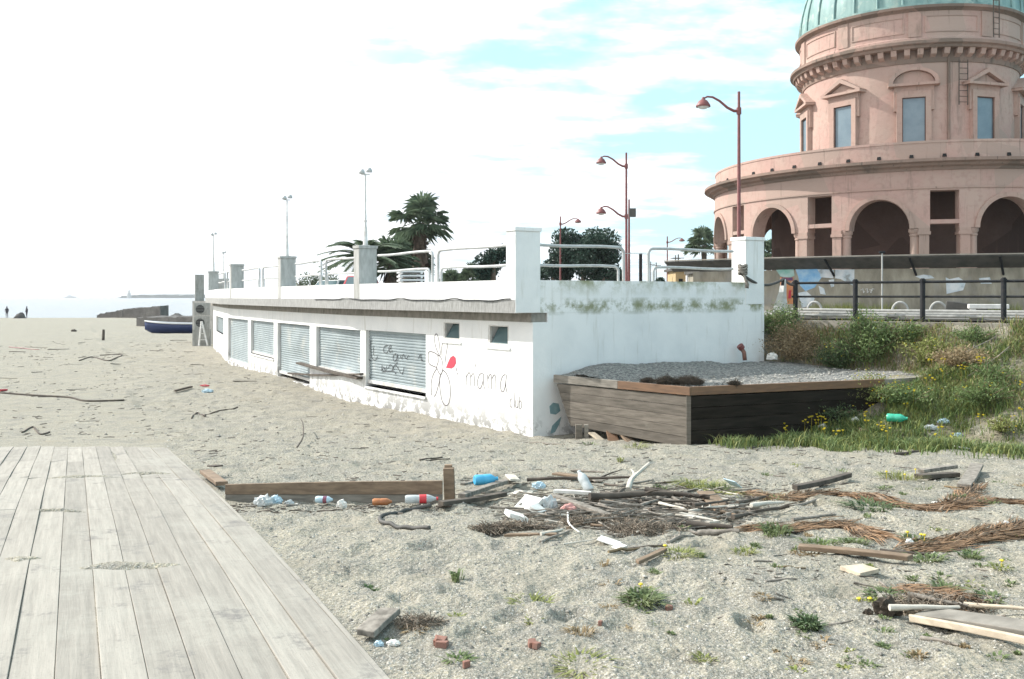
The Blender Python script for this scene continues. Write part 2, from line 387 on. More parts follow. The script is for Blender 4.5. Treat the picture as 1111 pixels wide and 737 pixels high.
def empty(name, loc, label=None, cat=None, group=None):
    o = bpy.data.objects.new(name, None); o.empty_display_size = .2; COL.objects.link(o); o.location = V(loc); o['_w'] = tuple(V(loc))
    if label: tag(o, label, cat, group)
    return o
def tag(o, label, cat, group=None, kind=None):
    o['label'] = label; o['category'] = cat
    if group: o['group'] = group
    if kind: o['kind'] = kind
    return o
def struct(o): o['kind'] = 'structure'; return o
def copy_tree(o, parent=None):
    c = o.copy(); COL.objects.link(c)
    if parent is not None: c.parent = parent
    for ch in list(o.children): copy_tree(ch, c)
    return c
def lerp(a, b, t): return a+(b-a)*t

# ------------------------------------------------------------------ GROUND SHEET
def build_ground():
    ts = [1.0]; 
    while ts[-1] < 9000: ts.append(ts[-1]*(1.0052 if ts[-1] < 160 else 1.06))
    ts = np.array(ts); ts = ts[ts > 3.0]
    uf = np.linspace(-.66, .66, 620)
    uo = np.geomspace(.68, 9, 22)
    us = np.concatenate([-uo[::-1], uf, uo])
    X = us[None,:]*ts[:,None]; Y = np.repeat((ts-4)[:,None], len(us), 1)
    Z = ter(X, Y)
    fr = random.Random(99); tr = []
    for _ in range(34):
        y = fr.uniform(7,40); x = fr.uniform(-.5,.45)*y; h = fr.uniform(0,6.28)
        for s_ in range(fr.randint(5,14)): 
            x += .62*math.cos(h); y += .62*math.sin(h); h += fr.gauss(0,.12); o_ = .11*(1 if s_%2 else -1); tr.append((x-o_*math.sin(h), y+o_*math.cos(h), h))
    for _ in range(500): y = fr.uniform(6,34); tr.append((fr.uniform(-.5,.55)*y, y, fr.uniform(0,6.28)))
    for (x,y,h) in tr:
        if y < 4.5 or float(dboard(x,y)) < .3 or (y > 17.5 and x > 2.5) or (y > 19.5 and x > float(xfac(np.array(y)))-.5): continue
        r0 = np.searchsorted(ts-4, y-.5); r1 = np.searchsorted(ts-4, y+.5)
        xs_ = X[r0:r1]-x; ys_ = Y[r0:r1]-y; a_ = xs_*math.cos(h)+ys_*math.sin(h); b_ = -xs_*math.sin(h)+ys_*math.cos(h)
        q_ = (a_/.17)**2+(b_/.085)**2; k_ = fr.uniform(.5,1.2); Z[r0:r1] += k_*(-.032*np.exp(-q_**1.5)+.016*np.exp(-(np.sqrt(q_)-1.55)**2*5))
    # under the planter keep the ground beneath its floor
    nr, nc = X.shape
    me = bpy.data.meshes.new('ground')
    co = np.stack([X,Y,Z],-1).reshape(-1,3)
    idx = np.arange(nr*nc).reshape(nr,nc)
    q = np.stack([idx[:-1,:-1], idx[:-1,1:], idx[1:,1:], idx[1:,:-1]],-1).reshape(-1,4)
    me.vertices.add(len(co)); me.vertices.foreach_set('co', co.ravel())
    me.loops.add(len(q)*4); me.loops.foreach_set('vertex_index', q.ravel())
    me.polygons.add(len(q)); me.polygons.foreach_set('loop_start', np.arange(len(q))*4); me.polygons.foreach_set('loop_total', np.full(len(q),4))
    me.update(calc_edges=True); me.validate()
    me.polygons.foreach_set('use_smooth', np.ones(len(q), bool))
    d = (X-7.7)*(-.64)+(Y-25.3)*(-.77)
    soil = sstep(6.6,5.0,d)*sstep(3.5,5.5,X)*np.where(Y<34,1,0)*sstep(16.2,17.6,Y+fbm(X,Y,1,2,4))
    soil = soil*np.clip(.75+fbm(X,Y,2.2,2,9)*1.2 - .35*sstep(9.5,11.5,X)*sstep(2.5,4.5,d),0,1)
    land = np.where((Y>100)&((X-xfac(Y))>8), .8, 0)
    # faint scattered organic soil in the right foreground
    fgs = .35*sstep(1.5,4,X)*sstep(16,12,Y)*np.clip(fbm(X,Y,.7,3,31)*3,0,1)
    a = me.attributes.new('soil','FLOAT','POINT'); a.data.foreach_set('value', np.clip(soil+land+fgs,0,1).ravel())
    me.materials.append(M['sand'])
    ob = bpy.data.objects.new('ground', me); COL.objects.link(ob); struct(ob)
build_ground()
# promenade paving sheet behind the railing
mb = MB()
mb.prism([(7.95,25.45),(20.5,15.3),(34,25),(60,60),(30,90),(-9,75),(-4.6,44.0),(3.2,32.5),(7.1,27.0)], 2.60, 2.64)
# (kerb step stands 5 cm over the bank's crest)
struct(mb.build('pavement','asphalt'))
# sea
mb = MB(); mb.add([(-9000,60,-.75),(9000,60,-.75),(9000,14000,-.75),(-9000,14000,-.75)], [(0,1,2,3)])
def sea_mat():
    m, nt, b = newmat('sea_water'); L = nt.links
    b.inputs['Base Color'].default_value = (.10,.16,.18,1); b.inputs['Roughness'].default_value = .22; b.inputs['Specular IOR Level'].default_value = .9
    co = coords(nt, (.25,.9,1)); bp = nt.nodes.new('ShaderNodeBump'); bp.inputs['Strength'].default_value = .7; bp.inputs['Distance'].default_value = .35
    L.new(noise(nt, co, 1, 4), bp.inputs['Height']); L.new(bp.outputs[0], b.inputs['Normal']); return m
M['sea'] = sea_mat(); struct(mb.build('sea', 'sea'))

# ------------------------------------------------------------------ BOARDWALK
def build_boardwalk():
    root = empty('boardwalk', (BX0, BY0, T(BX0,BY0)-0), 'bleached grey timber boardwalk dusted with sand, in the left foreground', 'boardwalk')
    e = V((BD,1,0)).normalized(); r = V((e.y,-e.x,0))        # along, and to the right
    yfar = G(150, 488).y
    mb = MB(); W = .228
    def dz(x, y): return float(ter(x, y, False))+.055
    for k in range(44):
        o0 = -k*W-.0015; o1 = -(k+1)*W+.002
        # joints along each board
        js = [2.0]; 
        seams = [G(60,705).y if k > 11 else None, G(100,523).y, G(60,505).y if k > 5 else None, G(150,560).y if k in (3,9,10,16) else None]
        js += sorted([s_ for s_ in seams if s_]); js.append(yfar+ random.uniform(-.06,.06)+(-.15 if k<1 else 0))
        for a, b in zip(js[:-1], js[1:]):
            a += .008; b -= .008; tilt = random.uniform(-.006,.006); lift = random.uniform(-.004,.006)
            n = max(2, int((b-a)/.35)); rows = []
            for i in range(n+1):
                y = lerp(a,b,i/n)-r.y*(o0+o1)/2
                base = V((BX0+(y-BY0)*BD, y, 0))
                warp = .006*math.sin(y*1.7+k)
                pl = base+r*o0; pr = base+r*o1
                zc = dz(base.x+r.x*(o0+o1)/2, y+r.y*(o0+o1)/2)
                rows.append((V((pl.x,pl.y,zc+tilt+lift+warp)), V((pr.x,pr.y,zc-tilt+lift+warp))))
            vs = []; fs = []
            for (p, q) in rows: vs += [p+V((0,0,-.05)), q+V((0,0,-.05)), q, p]
            for i in range(n):
                for j in range(4): fs.append((i*4+j, i*4+(j+1)%4, (i+1)*4+(j+1)%4, (i+1)*4+j))
            fs += [(0,1,2,3), tuple(n*4+j for j in (3,2,1,0))]
            mb.add(vs, fs)
    mb.build('deck', 'deck', root, bevel=.004)
    # sand packed in the joints
    jb = MB(); vs = []; n = 90; oc = -44*W
    for i in range(n+1):
        y = lerp(2.2, yfar-.2, i/n); xa = BX0+(y-BY0)*BD-.03
        for x in (xa, xa+oc*1.15): vs.append((x, y, dz(x,y)-.014))
    jb.add(vs, [(2*i,2*i+1,2*i+3,2*i+2) for i in range(n)]); o = jb.build('joint_sand','sand',root); o['kind'] = 'stuff'
    # side board along the right edge
    sb = MB(); n = 40; vs = []; fs = []
    for i in range(n+1):
        y = lerp(2.0, yfar-.3, i/n); base = V((BX0+(y-BY0)*BD, y, 0)); z = dz(base.x, y)
        a = base+r*.002; b = base+r*.034
        vs += [(a.x,a.y,z-.14),(b.x,b.y,z-.14),(b.x,b.y,z-.004),(a.x,a.y,z-.004)]
    for i in range(n):
        for j in range(4): fs.append((i*4+j, i*4+(j+1)%4, (i+1)*4+(j+1)%4, (i+1)*4+j))
    fs += [(0,1,2,3), tuple(n*4+j for j in (3,2,1,0))]
    sb.add(vs, fs); sb.build('edge_board', 'deck', root)
    # sand drifted on the boards
    dr = MB()
    for (px,py,w,h) in [(140,622,60,5),(90,522,35,2),(25,615,20,4),(160,518,26,1.5),(60,560,30,1.5)]:
        c = G(px,py); rx = w/F*c.y; ry = h/F*c.y*c.y/2.3
        nn = 22; ring = []
        vs = [(c.x,c.y,dz(c.x,c.y)+.022)]
        for rr, hh in ((.55,.016),(1,-.01)):
            for j in range(nn):
                a = 2*math.pi*j/nn; q = rr*(1+.3*math.sin(3*a+px)+.15*math.sin(7*a))
                x = c.x+rx*q*math.cos(a); y = c.y+ry*q*math.sin(a); vs.append((x,y,dz(x,y)+hh))
        fs = [(0,1+j,1+(j+1)%nn) for j in range(nn)]+[(1+j,1+nn+j,1+nn+(j+1)%nn,1+(j+1)%nn) for j in range(nn)]
        dr.add(vs, fs)
    o = dr.build('drifted_sand', 'sand', smooth=True); o['kind'] = 'stuff'; tag(o, 'thin drifts of sand lying on the boards', 'sand', kind='stuff')
build_boardwalk()

# ------------------------------------------------------------------ PAVILION (white bathing building)
PLine = [V((p[0],p[1],0)) for p in FAC[1:6]]
def offset_line(pts, d):      # + = inland (right), - = seaward
    out = []
    for i, p in enumerate(pts):
        ns = []
        if i > 0: e = (p-pts[i-1]).normalized(); ns.append(V((e.y,-e.x,0)))
        if i < len(pts)-1: e = (pts[i+1]-p).normalized(); ns.append(V((e.y,-e.x,0)))
        n = ns[0] if len(ns) == 1 else (ns[0]+ns[1]).normalized()
        k = 1/max(.5, n.dot(ns[0])); out.append(p+n*d*k)
    return out
def on_line(pts, px):
    """point of a plan polyline lying on the photo's column px, plus segment index"""
    a = (px-CX)/F
    for i in range(len(pts)-1):
        p, q = pts[i], pts[i+1]
        f0 = p.x-a*p.y; f1 = q.x-a*q.y
        if f0*f1 <= 0: t = f0/(f0-f1); return p+(q-p)*t, i
    best = 0 if abs(pts[0].x/pts[0].y-a) < abs(pts[-1].x/pts[-1].y-a) else len(pts)-2
    p, q = pts[best], pts[best+1]; f0 = p.x-a*p.y; f1 = q.x-a*q.y; t = f0/(f0-f1); return p+(q-p)*t, best
def seg_n(pts, i): e = (pts[i+1]-pts[i]).normalized(); return e, V((e.y,-e.x,0))
def run(mb, pts, pa, pb, z0, z1, d0, d1):
    """wall piece along polyline between photo columns pa > pb, from offset d0 to d1"""
    A, ia = on_line(pts, pa); B, ib = on_line(pts, pb)
    chain = [A]+[pts[i] for i in range(ia+1, ib+1)]+[B]
    o0 = []; o1 = []
    for j, p in enumerate(chain):
        if j == 0: n = seg_n(pts, ia)[1]; k = 1
        elif j == len(chain)-1: n = seg_n(pts, ib)[1]; k = 1
        else:
            a = seg_n(pts, ia+j-1)[1]; b = seg_n(pts, ia+j)[1]; n = (a+b).normalized(); k = 1/n.dot(a)
        o0.append(p+n*d0*k); o1.append(p+n*d1*k)
    for j in range(len(chain)-1):
        q = [o0[j], o0[j+1], o1[j+1], o1[j]]
        mb.hexa([V((p.x,p.y,z0)) for p in q]+[V((p.x,p.y,z1)) for p in q])
def rowz(px, py, pts=None):
    p, _ = on_line(pts or PLine, px); return CZ+(HY-py)/F*p.y
pav = empty('beach_pavilion', (0.47,20.8,0), 'long low whitewashed beach building with shuttered bays and a railed roof terrace', 'building')
WZ = 2.62; DP = .38
wall = MB()
# openings: (px right, px left, z0, z1)
OPEN = [(462,397,.50,2.19,'shutter'),(391,343,.68,2.17,'shutter'),(336,301,.03,2.17,'shutter'),(297,272,.68,2.16,'shutter'),(269,247.5,.03,2.15,'shutter'),(242.5,234.5,1.15,2.05,'win')]
WIN = [(552,529.5,rowz(541,375),rowz(541,353)),(499,481,rowz(490,369),rowz(490,349.8))]
allop = sorted([(a,b,z0,z1) for a,b,z0,z1,_ in OPEN]+WIN, key=lambda t:-t[0])
cur = 577.9
for a,b,z0,z1 in allop:
    run(wall, PLine, cur, a, -.5, WZ, 0, DP)
    run(wall, PLine, a, b, -.5, z0, 0, DP); run(wall, PLine, a, b, z1, WZ, 0, DP)
    cur = b
run(wall, PLine, cur, 231.4, -.5, WZ, 0, DP)
wall.build('sea_wall', 'white', pav)
# interior darkness wall behind openings
iw = MB(); run(iw, PLine, 570, 233, -.3, WZ, 1.6, 1.7); iw.build('inner_wall', 'concrete', pav)
# beam over the bays
bm_ = MB(); run(bm_, PLine, 577.9, 229.5, WZ, 2.83, -.035, DP); bm_.build('beam', 'beam', pav)
# slab edge / concrete band of the overhanging terrace, and white parapet
OV = offset_line(PLine, -.45)
Cu = on_line(OV, 559.6)[0]
w = (V((6.7,24.5,0))-V((.47,20.8,0))).normalized(); fd = (PLine[1]-PLine[0]).normalized(); nw = V((w.y,-w.x,0))  # nw faces the camera
# corner where the overhang meets the front plane
def isect(p, d, q, e):
    den = d.x*e.y-d.y*e.x; t = ((q.x-p.x)*e.y-(q.y-p.y)*e.x)/den; return p+d*t
Cu = isect(PLine[0], w, OV[0], fd); OV[0] = Cu.copy()
band = MB(); run(band, OV, 1e3*Cu.x/Cu.y+CX-.01, 223, 2.83, 3.13, -.012, 1.2); band.build('terrace_edge', 'concrete_band', pav)
par = MB(); run(par, OV, 1e3*Cu.x/Cu.y+CX-.01, 223, 3.13, 3.575, 0, .32); par.build('parapet', 'white', pav)
W0 = PLine[0]; W1 = V((6.7,24.5,0))
fw = MB()
def wl(mb, a, b, z0, z1, t0, t1):   # piece of front wall between distances a,b from W0 along w
    q = [W0+w*a-nw*(-t0), W0+w*b-nw*(-t0), W0+w*b-nw*t1, W0+w*a-nw*t1]
    mb.hexa([V((p.x,p.y,z0)) for p in q]+[V((p.x,p.y,z1)) for p in q])
LW = (W1-W0).length; ou = (Cu-W0).length
wl(fw, DP+.01, LW, -.5, 2.83, 0, .4); wl(fw, 0, DP+.01, -.5, 2.62, 0, -.0+.001+.02)
wl(fw, -ou, LW, 2.832, 3.575, .003, .4)
fw.build('front_wall', 'white_moss', pav)
# returns: right end wall and inland side wall, terrace floor
inl = [PLine[4]+seg_n(PLine,3)[1]*8.4, V((-6.5,46,0)), V((0.0,35.5,0))]
poly = [W1-nw*.4]+[inl[2], inl[1], inl[0]]
bw = MB()
for a, b in zip(poly[:-1], poly[1:]):
    e = (b-a).normalized(); n = V((-e.y,e.x,0))*.3
    q = [a,b,b+n,a+n]; bw.hexa([V((p.x,p.y,.0)) for p in q]+[V((p.x,p.y,3.2)) for p in q])
a, b = PLine[4], inl[0]; e = (b-a).normalized(); n = V((-e.y,e.x,0))*.3
q = [a+e*.4,b,b+n,a+e*.4+n]; bw.hexa([V((p.x,p.y,-.5)) for p in q]+[V((p.x,p.y,2.83)) for p in q])
bw.build('rear_wall', 'white', pav)
fl = MB(); o2 = offset_line(OV, .33)
fl.prism([(p.x,p.y) for p in [W1-nw*.42]+poly[1:]]+[(p.x,p.y) for p in o2[::-1]]+[], 3.0, 3.12)
fl.build('terrace_floor', 'concrete', pav)
# pillars
def pillar(corner, along, across, sa, sc, z0, z1, mat, cap=True, name='pillar'):
    a = along.normalized(); c = across.normalized()
    o = corner - a*.012 - c*.012
    m = MB()
    def blk(ex, za, zb):
        q = [o-a*ex-c*ex, o+a*(sa+.02+ex)-c*ex, o+a*(sa+.02+ex)+c*(sc+ex), o-a*ex+c*(sc+ex)]
        m.hexa([V((p.x,p.y,za)) for p in q]+[V((p.x,p.y,zb)) for p in q])
    blk(0, z0, z1-(.09 if cap else 0))
    if cap: blk(.025, z1-.09, z1)
    m.build(name, mat, pav, bevel=.012); return o+a*sa/2+c*sc/2
np_top = 4.76
pillar(Cu, fd, w, .36, .66, 2.835, np_top, 'white')
# right pillar on the front wall
PR = W0+w*(LW-.67); pillar(PR+nw*.004, -nw, w, .5, .67, 3.0, CZ+.065*24.2, 'white')
pil_c = [(560, None)]
PILPX = [389.8, 304.6, 251.0, 226.5]
PTOP = []
for px in PILPX:
    p, i = on_line(OV, px); e, n = seg_n(OV, i)
    c = pillar(p, e, n, .36, .58, 3.135, 4.72, 'pillar_grey', cap=True); PTOP.append(V((c.x,c.y,4.72)))
# end pillar on a lower block, with the block itself
e4, n4 = seg_n(OV, 3); pe = V((-22.2,64.6,0)); pillar(pe, e4, n4, .6, .6, 2.9, 4.75, 'concrete', cap=False)
eb = MB(); q = [V((-22.3,64.3,0)), V((-22.7,66,0)), V((-19.8,67,0)), V((-19.9,62.6,0))]
eb.prism([(p.x,p.y) for p in q], -.4, 2.9); eb.build('end_block', 'concrete', pav)
# rails
def arc_path(A, B, top, base, rad=.14):
    """from A (fixed end, height top) to B (free end) then round the corner and down to base"""
    d = (B-A).normalized(); pts = [V((A.x,A.y,top))]
    L = (B-A).length
    for i in range(1, 6): 
        p = A+d*(L-rad)*i/5; pts.append(V((p.x,p.y,top-.012*math.sin(i*1.2))))
    c = A+d*(L-rad)
    for k in range(1,7):
        a = k/6*math.pi/2; p = c+d*rad*math.sin(a); pts.append(V((p.x,p.y,top-rad+rad*math.cos(a))))
    pts.append(V((B.x,B.y,base))); return pts
def rail(A, B, base=3.575, h=.81, hl=.35, r=.036):
    m = MB(); d = (B-A).normalized()
    m.tube(arc_path(A, B, base+h, base-.02), r, 8)
    m.tube(arc_path(A, B-d*.16, base+hl, base-.02, .11), r*.9, 8)
    o = m.build('railing', 'pipe', pav); smooth_by_angle(o, 50)
def ovp(px, d=.16):
    p, i = on_line(OV, px); e, n = seg_n(OV, i); return p+n*d
rail(ovp(549), ovp(469.5)); rail(ovp(405), ovp(463.5))
rail(ovp(386), ovp(348.5)); rail(ovp(316), ovp(343.5)); rail(ovp(301), ovp(281)); rail(ovp(259), ovp(277.5)); rail(ovp(250), ovp(243)); rail(ovp(234), ovp(240.5))
def fwp(px, d=-.16):
    a = (px-CX)/F; s = (a*W0.y-W0.x)/(w.x-a*w.y); return W0+w*s+nw*d
rail(fwp(588), fwp(681)); rail(fwp(800), fwp(708)); 
# thin wire between rail ends
for A, B in ((fwp(681),fwp(708)), (ovp(469.5),ovp(463.5)), (ovp(348.5),ovp(343.5))):
    wm = MB(); wm.tube([V((A.x,A.y,4.25)), V((B.x,B.y,4.25))], .008, 5); wm.build('tie_wire','pipe',pav)
# shutters
def shutter(a, b, z0, z1, dent=0):
    A, i = on_line(PLine, a-.3); B, _ = on_line(PLine, b+.3); e, n = seg_n(PLine, i)
    root = MB(); L = (B-A).length; rows = []; z = z0+.1; pitch = .085
    prof = []
    while z < z1:
        for dzz, dn in ((0,0),(.018,.022),(.055,.022),(.07,0)):
            if z+dzz < z1: prof.append((z+dzz, dn))
        z += pitch
    nx = 14; vs = []
    for (zz, dn) in prof:
        for k in range(nx+1):
            t = k/nx; p = A+(B-A)*t+n*(.13-dn)
            if dent: 
                g = math.exp(-((t-.45)/.3)**2-((zz-lerp(z0,z1,.35))/.35)**2); p = p+n*dent*g
            vs.append((p.x,p.y,zz))
    m = nx+1; fs = [(i_*m+k,i_*m+k+1,(i_+1)*m+k+1,(i_+1)*m+k) for i_ in range(len(prof)-1) for k in range(nx)]
    root.add(vs, fs); o = root.build('shutter', 'shutter', pav)
    bb = MB(); q = [A+n*.06, B+n*.06, B+n*.15, A+n*.15]
    bb.hexa([V((p.x,p.y,z0+.02)) for p in q]+[V((p.x,p.y,z0+.12)) for p in q]); bb.build('bottom_bar', 'white_metal', o)
    return o
for k, (a,b,z0,z1,t) in enumerate(OPEN):
    if t == 'shutter': shutter(a, b, z0+(.07 if k in (0,) else 0)+(.12 if k==2 else 0), z1, .12 if k in (1,2) else 0)
# frames + sills round the bays (proud strips)
for k,(a,b,z0,z1,t) in enumerate(OPEN):
    if z0 > .3: sl = MB(); run(sl, PLine, a+.4, b-.4, z0-.06, z0+.0, -.05, .25); sl.build('window_sill', 'white', pav)
# small hopper windows
def hopper(a, b, z0, z1):
    A, i = on_line(PLine, a); B, _ = on_line(PLine, b); e, n = seg_n(PLine, i)
    fr = MB(); 
    def pc(t0,t1,za,zb,d0,d1):
        q = [A+(B-A)*t0+n*d0, A+(B-A)*t1+n*d0, A+(B-A)*t1+n*d1, A+(B-A)*t0+n*d1]
        fr.hexa([V((p.x,p.y,za)) for p in q]+[V((p.x,p.y,zb)) for p in q])
    pc(0,.06,z0,z1,.005,.07); pc(.92,1,z0,z1,.005,.07); pc(.061,.919,z0,z0+.05,.005,.07); pc(.061,.919,z1-.03,z1,.005,.07)
    o = fr.build('window', 'white_metal', pav)
    g = MB(); z0b = z0+.05
    q = [A+(B-A)*.08+n*.03, A+(B-A)*.9+n*.03]
    top = n*.22
    g.slab([V((q[0].x,q[0].y,z0b)), V((q[1].x,q[1].y,z0b)), V((q[1].x+top.x,q[1].y+top.y,z1-.06)), V((q[0].x+top.x,q[0].y+top.y,z1-.06))], n*.012)
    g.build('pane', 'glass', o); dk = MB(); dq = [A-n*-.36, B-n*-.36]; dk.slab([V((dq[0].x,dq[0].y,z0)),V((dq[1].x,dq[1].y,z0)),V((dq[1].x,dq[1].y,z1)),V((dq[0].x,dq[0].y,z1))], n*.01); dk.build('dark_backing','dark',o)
    q4 = [A-e*.07, B+e*.07]; fs = MB(); 
    for (za,zb) in ((z0-.09,z0-.035),):
        qq = [q4[0]-n*.03, q4[1]-n*.03, q4[1]+n*.0, q4[0]+n*.0]; fs.hexa([V((p.x,p.y,za)) for p in qq]+[V((p.x,p.y,zb)) for p in qq])
    fs.build('sill', 'white', o)
for t in WIN: hopper(*t)
# far small window: shutter slats
def smallwin(a,b,z0,z1):
    A, i = on_line(PLine, a); B, _ = on_line(PLine, b); e, n = seg_n(PLine, i); m = MB(); z = z0
    while z < z1-.05:
        q = [A+n*.12, B+n*.12, B+n*.2, A+n*.2]; m.hexa([V((p.x,p.y,z)) for p in q]+[V((p.x,p.y,z+.06)) for p in q]); z += .09
    m.build('window', 'shutter', pav)
smallwin(*OPEN[5][:4])
# graffiti on the sea wall: strokes given in photo pixels, laid as thin ribbons on the wall plane
def stroke(mb, pts, wd=.012, lift=.004, face='sea', close=False):
    q3 = []
    if close: pts = pts+[pts[0]]
    # smooth (catmull)
    sm = []
    for i in range(len(pts)-1):
        p0 = pts[max(i-1,0)]; p1 = pts[i]; p2 = pts[i+1]; p3 = pts[min(i+2,len(pts)-1)]
        for k in range(5):
            t = k/5; f = lambda a,b,c,d: .5*((2*b)+(-a+c)*t+(2*a-5*b+4*c-d)*t*t+(-a+3*b-3*c+d)*t**3)
            sm.append((f(p0[0],p1[0],p2[0],p3[0]), f(p0[1],p1[1],p2[1],p3[1])))
    sm.append(pts[-1])
    for px, py in sm:
        p, i = on_line(PLine, px); e, n = seg_n(PLine, i)
        dd = n*(.235 if face == 'shutter' else 0)
        if face == 'shutter':
            a = (px-CX)/F; qq = [V((x.x,x.y,0))+seg_n(PLine,i)[1]*.106 for x in PLine]; p, _ = on_line(qq, px); dd = V((0,0,0))
        p = p+dd-n*lift; q3.append((V((p.x,p.y,CZ+(HY-py)/F*p.y)), e, n))
    vs = []; fs = []
    for k, (p, e, n) in enumerate(q3):
        t = (q3[min(k+1,len(q3)-1)][0]-q3[max(k-1,0)][0])
        if t.length < 1e-6: t = V((0,0,1))
        t.normalize(); s_ = t.cross(n).normalized()*wd/2
        vs += [p+s_, p-s_, p-s_+n*(lift-.001), p+s_+n*(lift-.001)]
    for k in range(len(q3)-1):
        for j in range(4): fs.append((k*4+j, k*4+(j+1)%4, (k+1)*4+(j+1)%4, (k+1)*4+j))
    mb.add(vs, fs)
def c5(x, y): return (455+x*.1899, 340+y*.1899)      # from the zoom of the flower wall
flw = MB()
def petal(l): stroke(flw, [c5(*p) for p in l], .026)
petal([(118,245),(100,210),(88,165),(90,125),(102,122),(112,160),(122,240)])
petal([(130,245),(128,200),(135,165),(152,160),(160,185),(152,240),(146,285)])
petal([(100,310),(75,300),(55,285),(50,240),(58,220),(85,225),(115,245)])
petal([(105,240),(108,275),(100,310),(120,350),(135,315),(130,270),(118,245)])
petal([(100,315),(80,350),(68,400),(70,470)]); petal([(118,355),(112,400),(95,460),(85,475)])
petal([(135,325),(118,370),(118,430),(130,500),(150,527),(170,510),(178,450),(172,390),(155,345),(135,325)])
flw.build('flower_drawing', 'ink', pav)
ht = MB(); hp = [c5(*p) for p in [(152,312),(165,280),(178,252),(195,242),(208,255),(210,285),(200,305),(185,316)]]
hv = []
for px, py in hp:
    p, i = on_line(PLine, px); n = seg_n(PLine,i)[1]; p = p-n*.005; hv.append(V((p.x,p.y,CZ+(HY-py)/F*p.y)))
ht.slab(hv, seg_n(PLine,0)[1]*.004); ht.build('heart_drawing','heart',pav)
def let(ls, wd=.02):
    tx = MB()
    for l in ls: stroke(tx, [c5(*p) for p in l], wd)
    tx.build('wall_writing', 'ink', pav)
let([[(210,312),(214,330)],[(217,340),(219,350)]], .03)
let([[(266,345),(270,380),(272,415)],[(270,365),(282,340),(292,355),(294,415)],[(294,365),(306,345),(314,360),(316,418)]])        # m
let([[(318,290),(322,305)]])                                                                                         # '
let([[(362,345),(345,350),(332,390),(338,425),(352,425),(364,385),(366,345),(366,400),(374,432)]])                   # a
let([[(388,350),(392,390),(393,430)],[(392,375),(404,350),(413,365),(414,435)],[(414,375),(428,352),(436,370),(438,440)]])  # m
let([[(492,350),(476,360),(464,400),(468,442),(482,445),(493,400),(497,352),(494,415),(502,455)]])                   # a
let([[(532,490),(522,492),(518,515),(522,535),(532,535)],[(541,448),(543,495),(543,540)],[(550,495),(549,530),(556,540),(563,530),(563,492),(564,540)],[(572,475),(572,543),(582,540),(585,515),(578,500),(572,512)]], .016)  # club
sg = MB()
def s6(l, wd=.022): stroke(sg, [(380+x*.2308, 320+y*.2308) for x, y in l], wd, .008, 'shutter')
s6([(82,200),(84,250),(88,300),(96,312)]); s6([(95,215),(98,270),(104,300),(120,305),(128,290)]); s6([(108,240),(110,285)])
s6([(175,238),(160,245),(158,268),(172,272),(180,262)]); s6([(180,255),(192,248),(188,236),(182,250),(186,270),(198,262)])
s6([(215,275),(202,290),(205,310),(216,305),(222,280),(224,310)]); s6([(235,285),(240,300),(250,280),(262,300),(275,285)])
s6([(150,330),(148,358),(158,340),(166,360),(172,335)]); s6([(180,345),(188,328),(200,340),(196,358),(210,330),(222,318)]); s6([(215,330),(228,350),(240,370),(250,360),(252,340)])
s6([(320,300),(330,280),(336,310),(342,305)]); s6([(150,362),(200,358),(215,372)])
sg.build('shutter_scribble', 'ink_dark', pav)
# painted-over patch on the second shutter & ochre patch on the fourth are in the metal's tone; teal patches on the front wall
tp = MB()
for poly in ([(596,441),(600,437),(606,438),(608,446),(603,450),(597,449)], [(606,455),(609,452),(607,460),(602,469),(597,471),(599,462)]):
    vs = []
    for px, py in poly:
        p = fwp(px-0, .004); vs.append(V((p.x,p.y,CZ+(HY-py)/F*p.y)))
    tp.slab(vs, -nw*.003)
tp.build('paint_patch', 'teal', pav)
# cable sagging along the parapet
cb = MB(); pts = []
for k in range(60):
    px = 555-k*3.6; p = ovp(px, -.03); pts.append(V((p.x,p.y,3.15+.05*abs(math.sin(k*.19))*-1+.012*math.sin(k*.8))))
cb.tube(pts, .012, 5); cb.build('cable', 'black_metal', pav)

# leaning planks in front of the third bay
def plank(name, A, B, wd, th, mat, label, cat='plank', group=None, up=None):
    A = V(A); B = V(B); t = (B-A).normalized(); u = (up or V((0,0,1))); s_ = t.cross(u).normalized(); u2 = s_.cross(t).normalized()
    mb = MB(); n = 6; vs = []; fs = []; bow = random.uniform(-.01,.01)*(B-A).length
    for i in range(n+1):
        f = i/n; p = A+(B-A)*f+u2*bow*math.sin(f*math.pi)
        ww = wd/2*(1+random.uniform(-.05,.05)); rr = u2*th/2
        jag = t*(random.uniform(-.04,.04) if i in (0,n) else 0); jag2 = t*(random.uniform(-.04,.04) if i in (0,n) else 0)
        vs += [p-s_*ww-rr+jag, p+s_*ww-rr+jag2, p+s_*ww+rr+jag2, p-s_*ww+rr+jag]
    for i in range(n):
        for j in range(4): fs.append((i*4+j, i*4+(j+1)%4, (i+1)*4+(j+1)%4, (i+1)*4+j))
    fs += [(0,1,2,3), tuple(n*4+j for j in (3,2,1,0))]
    mb.add(vs, fs); o = mb.build(name, mat, origin=(A+B)/2, bevel=min(.006, th*.2)); return tag(o, label, cat, group)
yb = on_line(PLine, 335)[0]
plank('plank', P(324,394,on_line(PLine,324)[0].y-.45), P(390,410.5,on_line(PLine,390)[0].y-.25), .2, .07, 'drift_dark', 'dark broken beam slanting down across the third shuttered bay')
plank('plank', P(314,405,on_line(PLine,314)[0].y-.05), P(392,406,on_line(PLine,392)[0].y-.35), .14, .06, 'drift_dark', 'grey board lying level under the dark slanting beam')

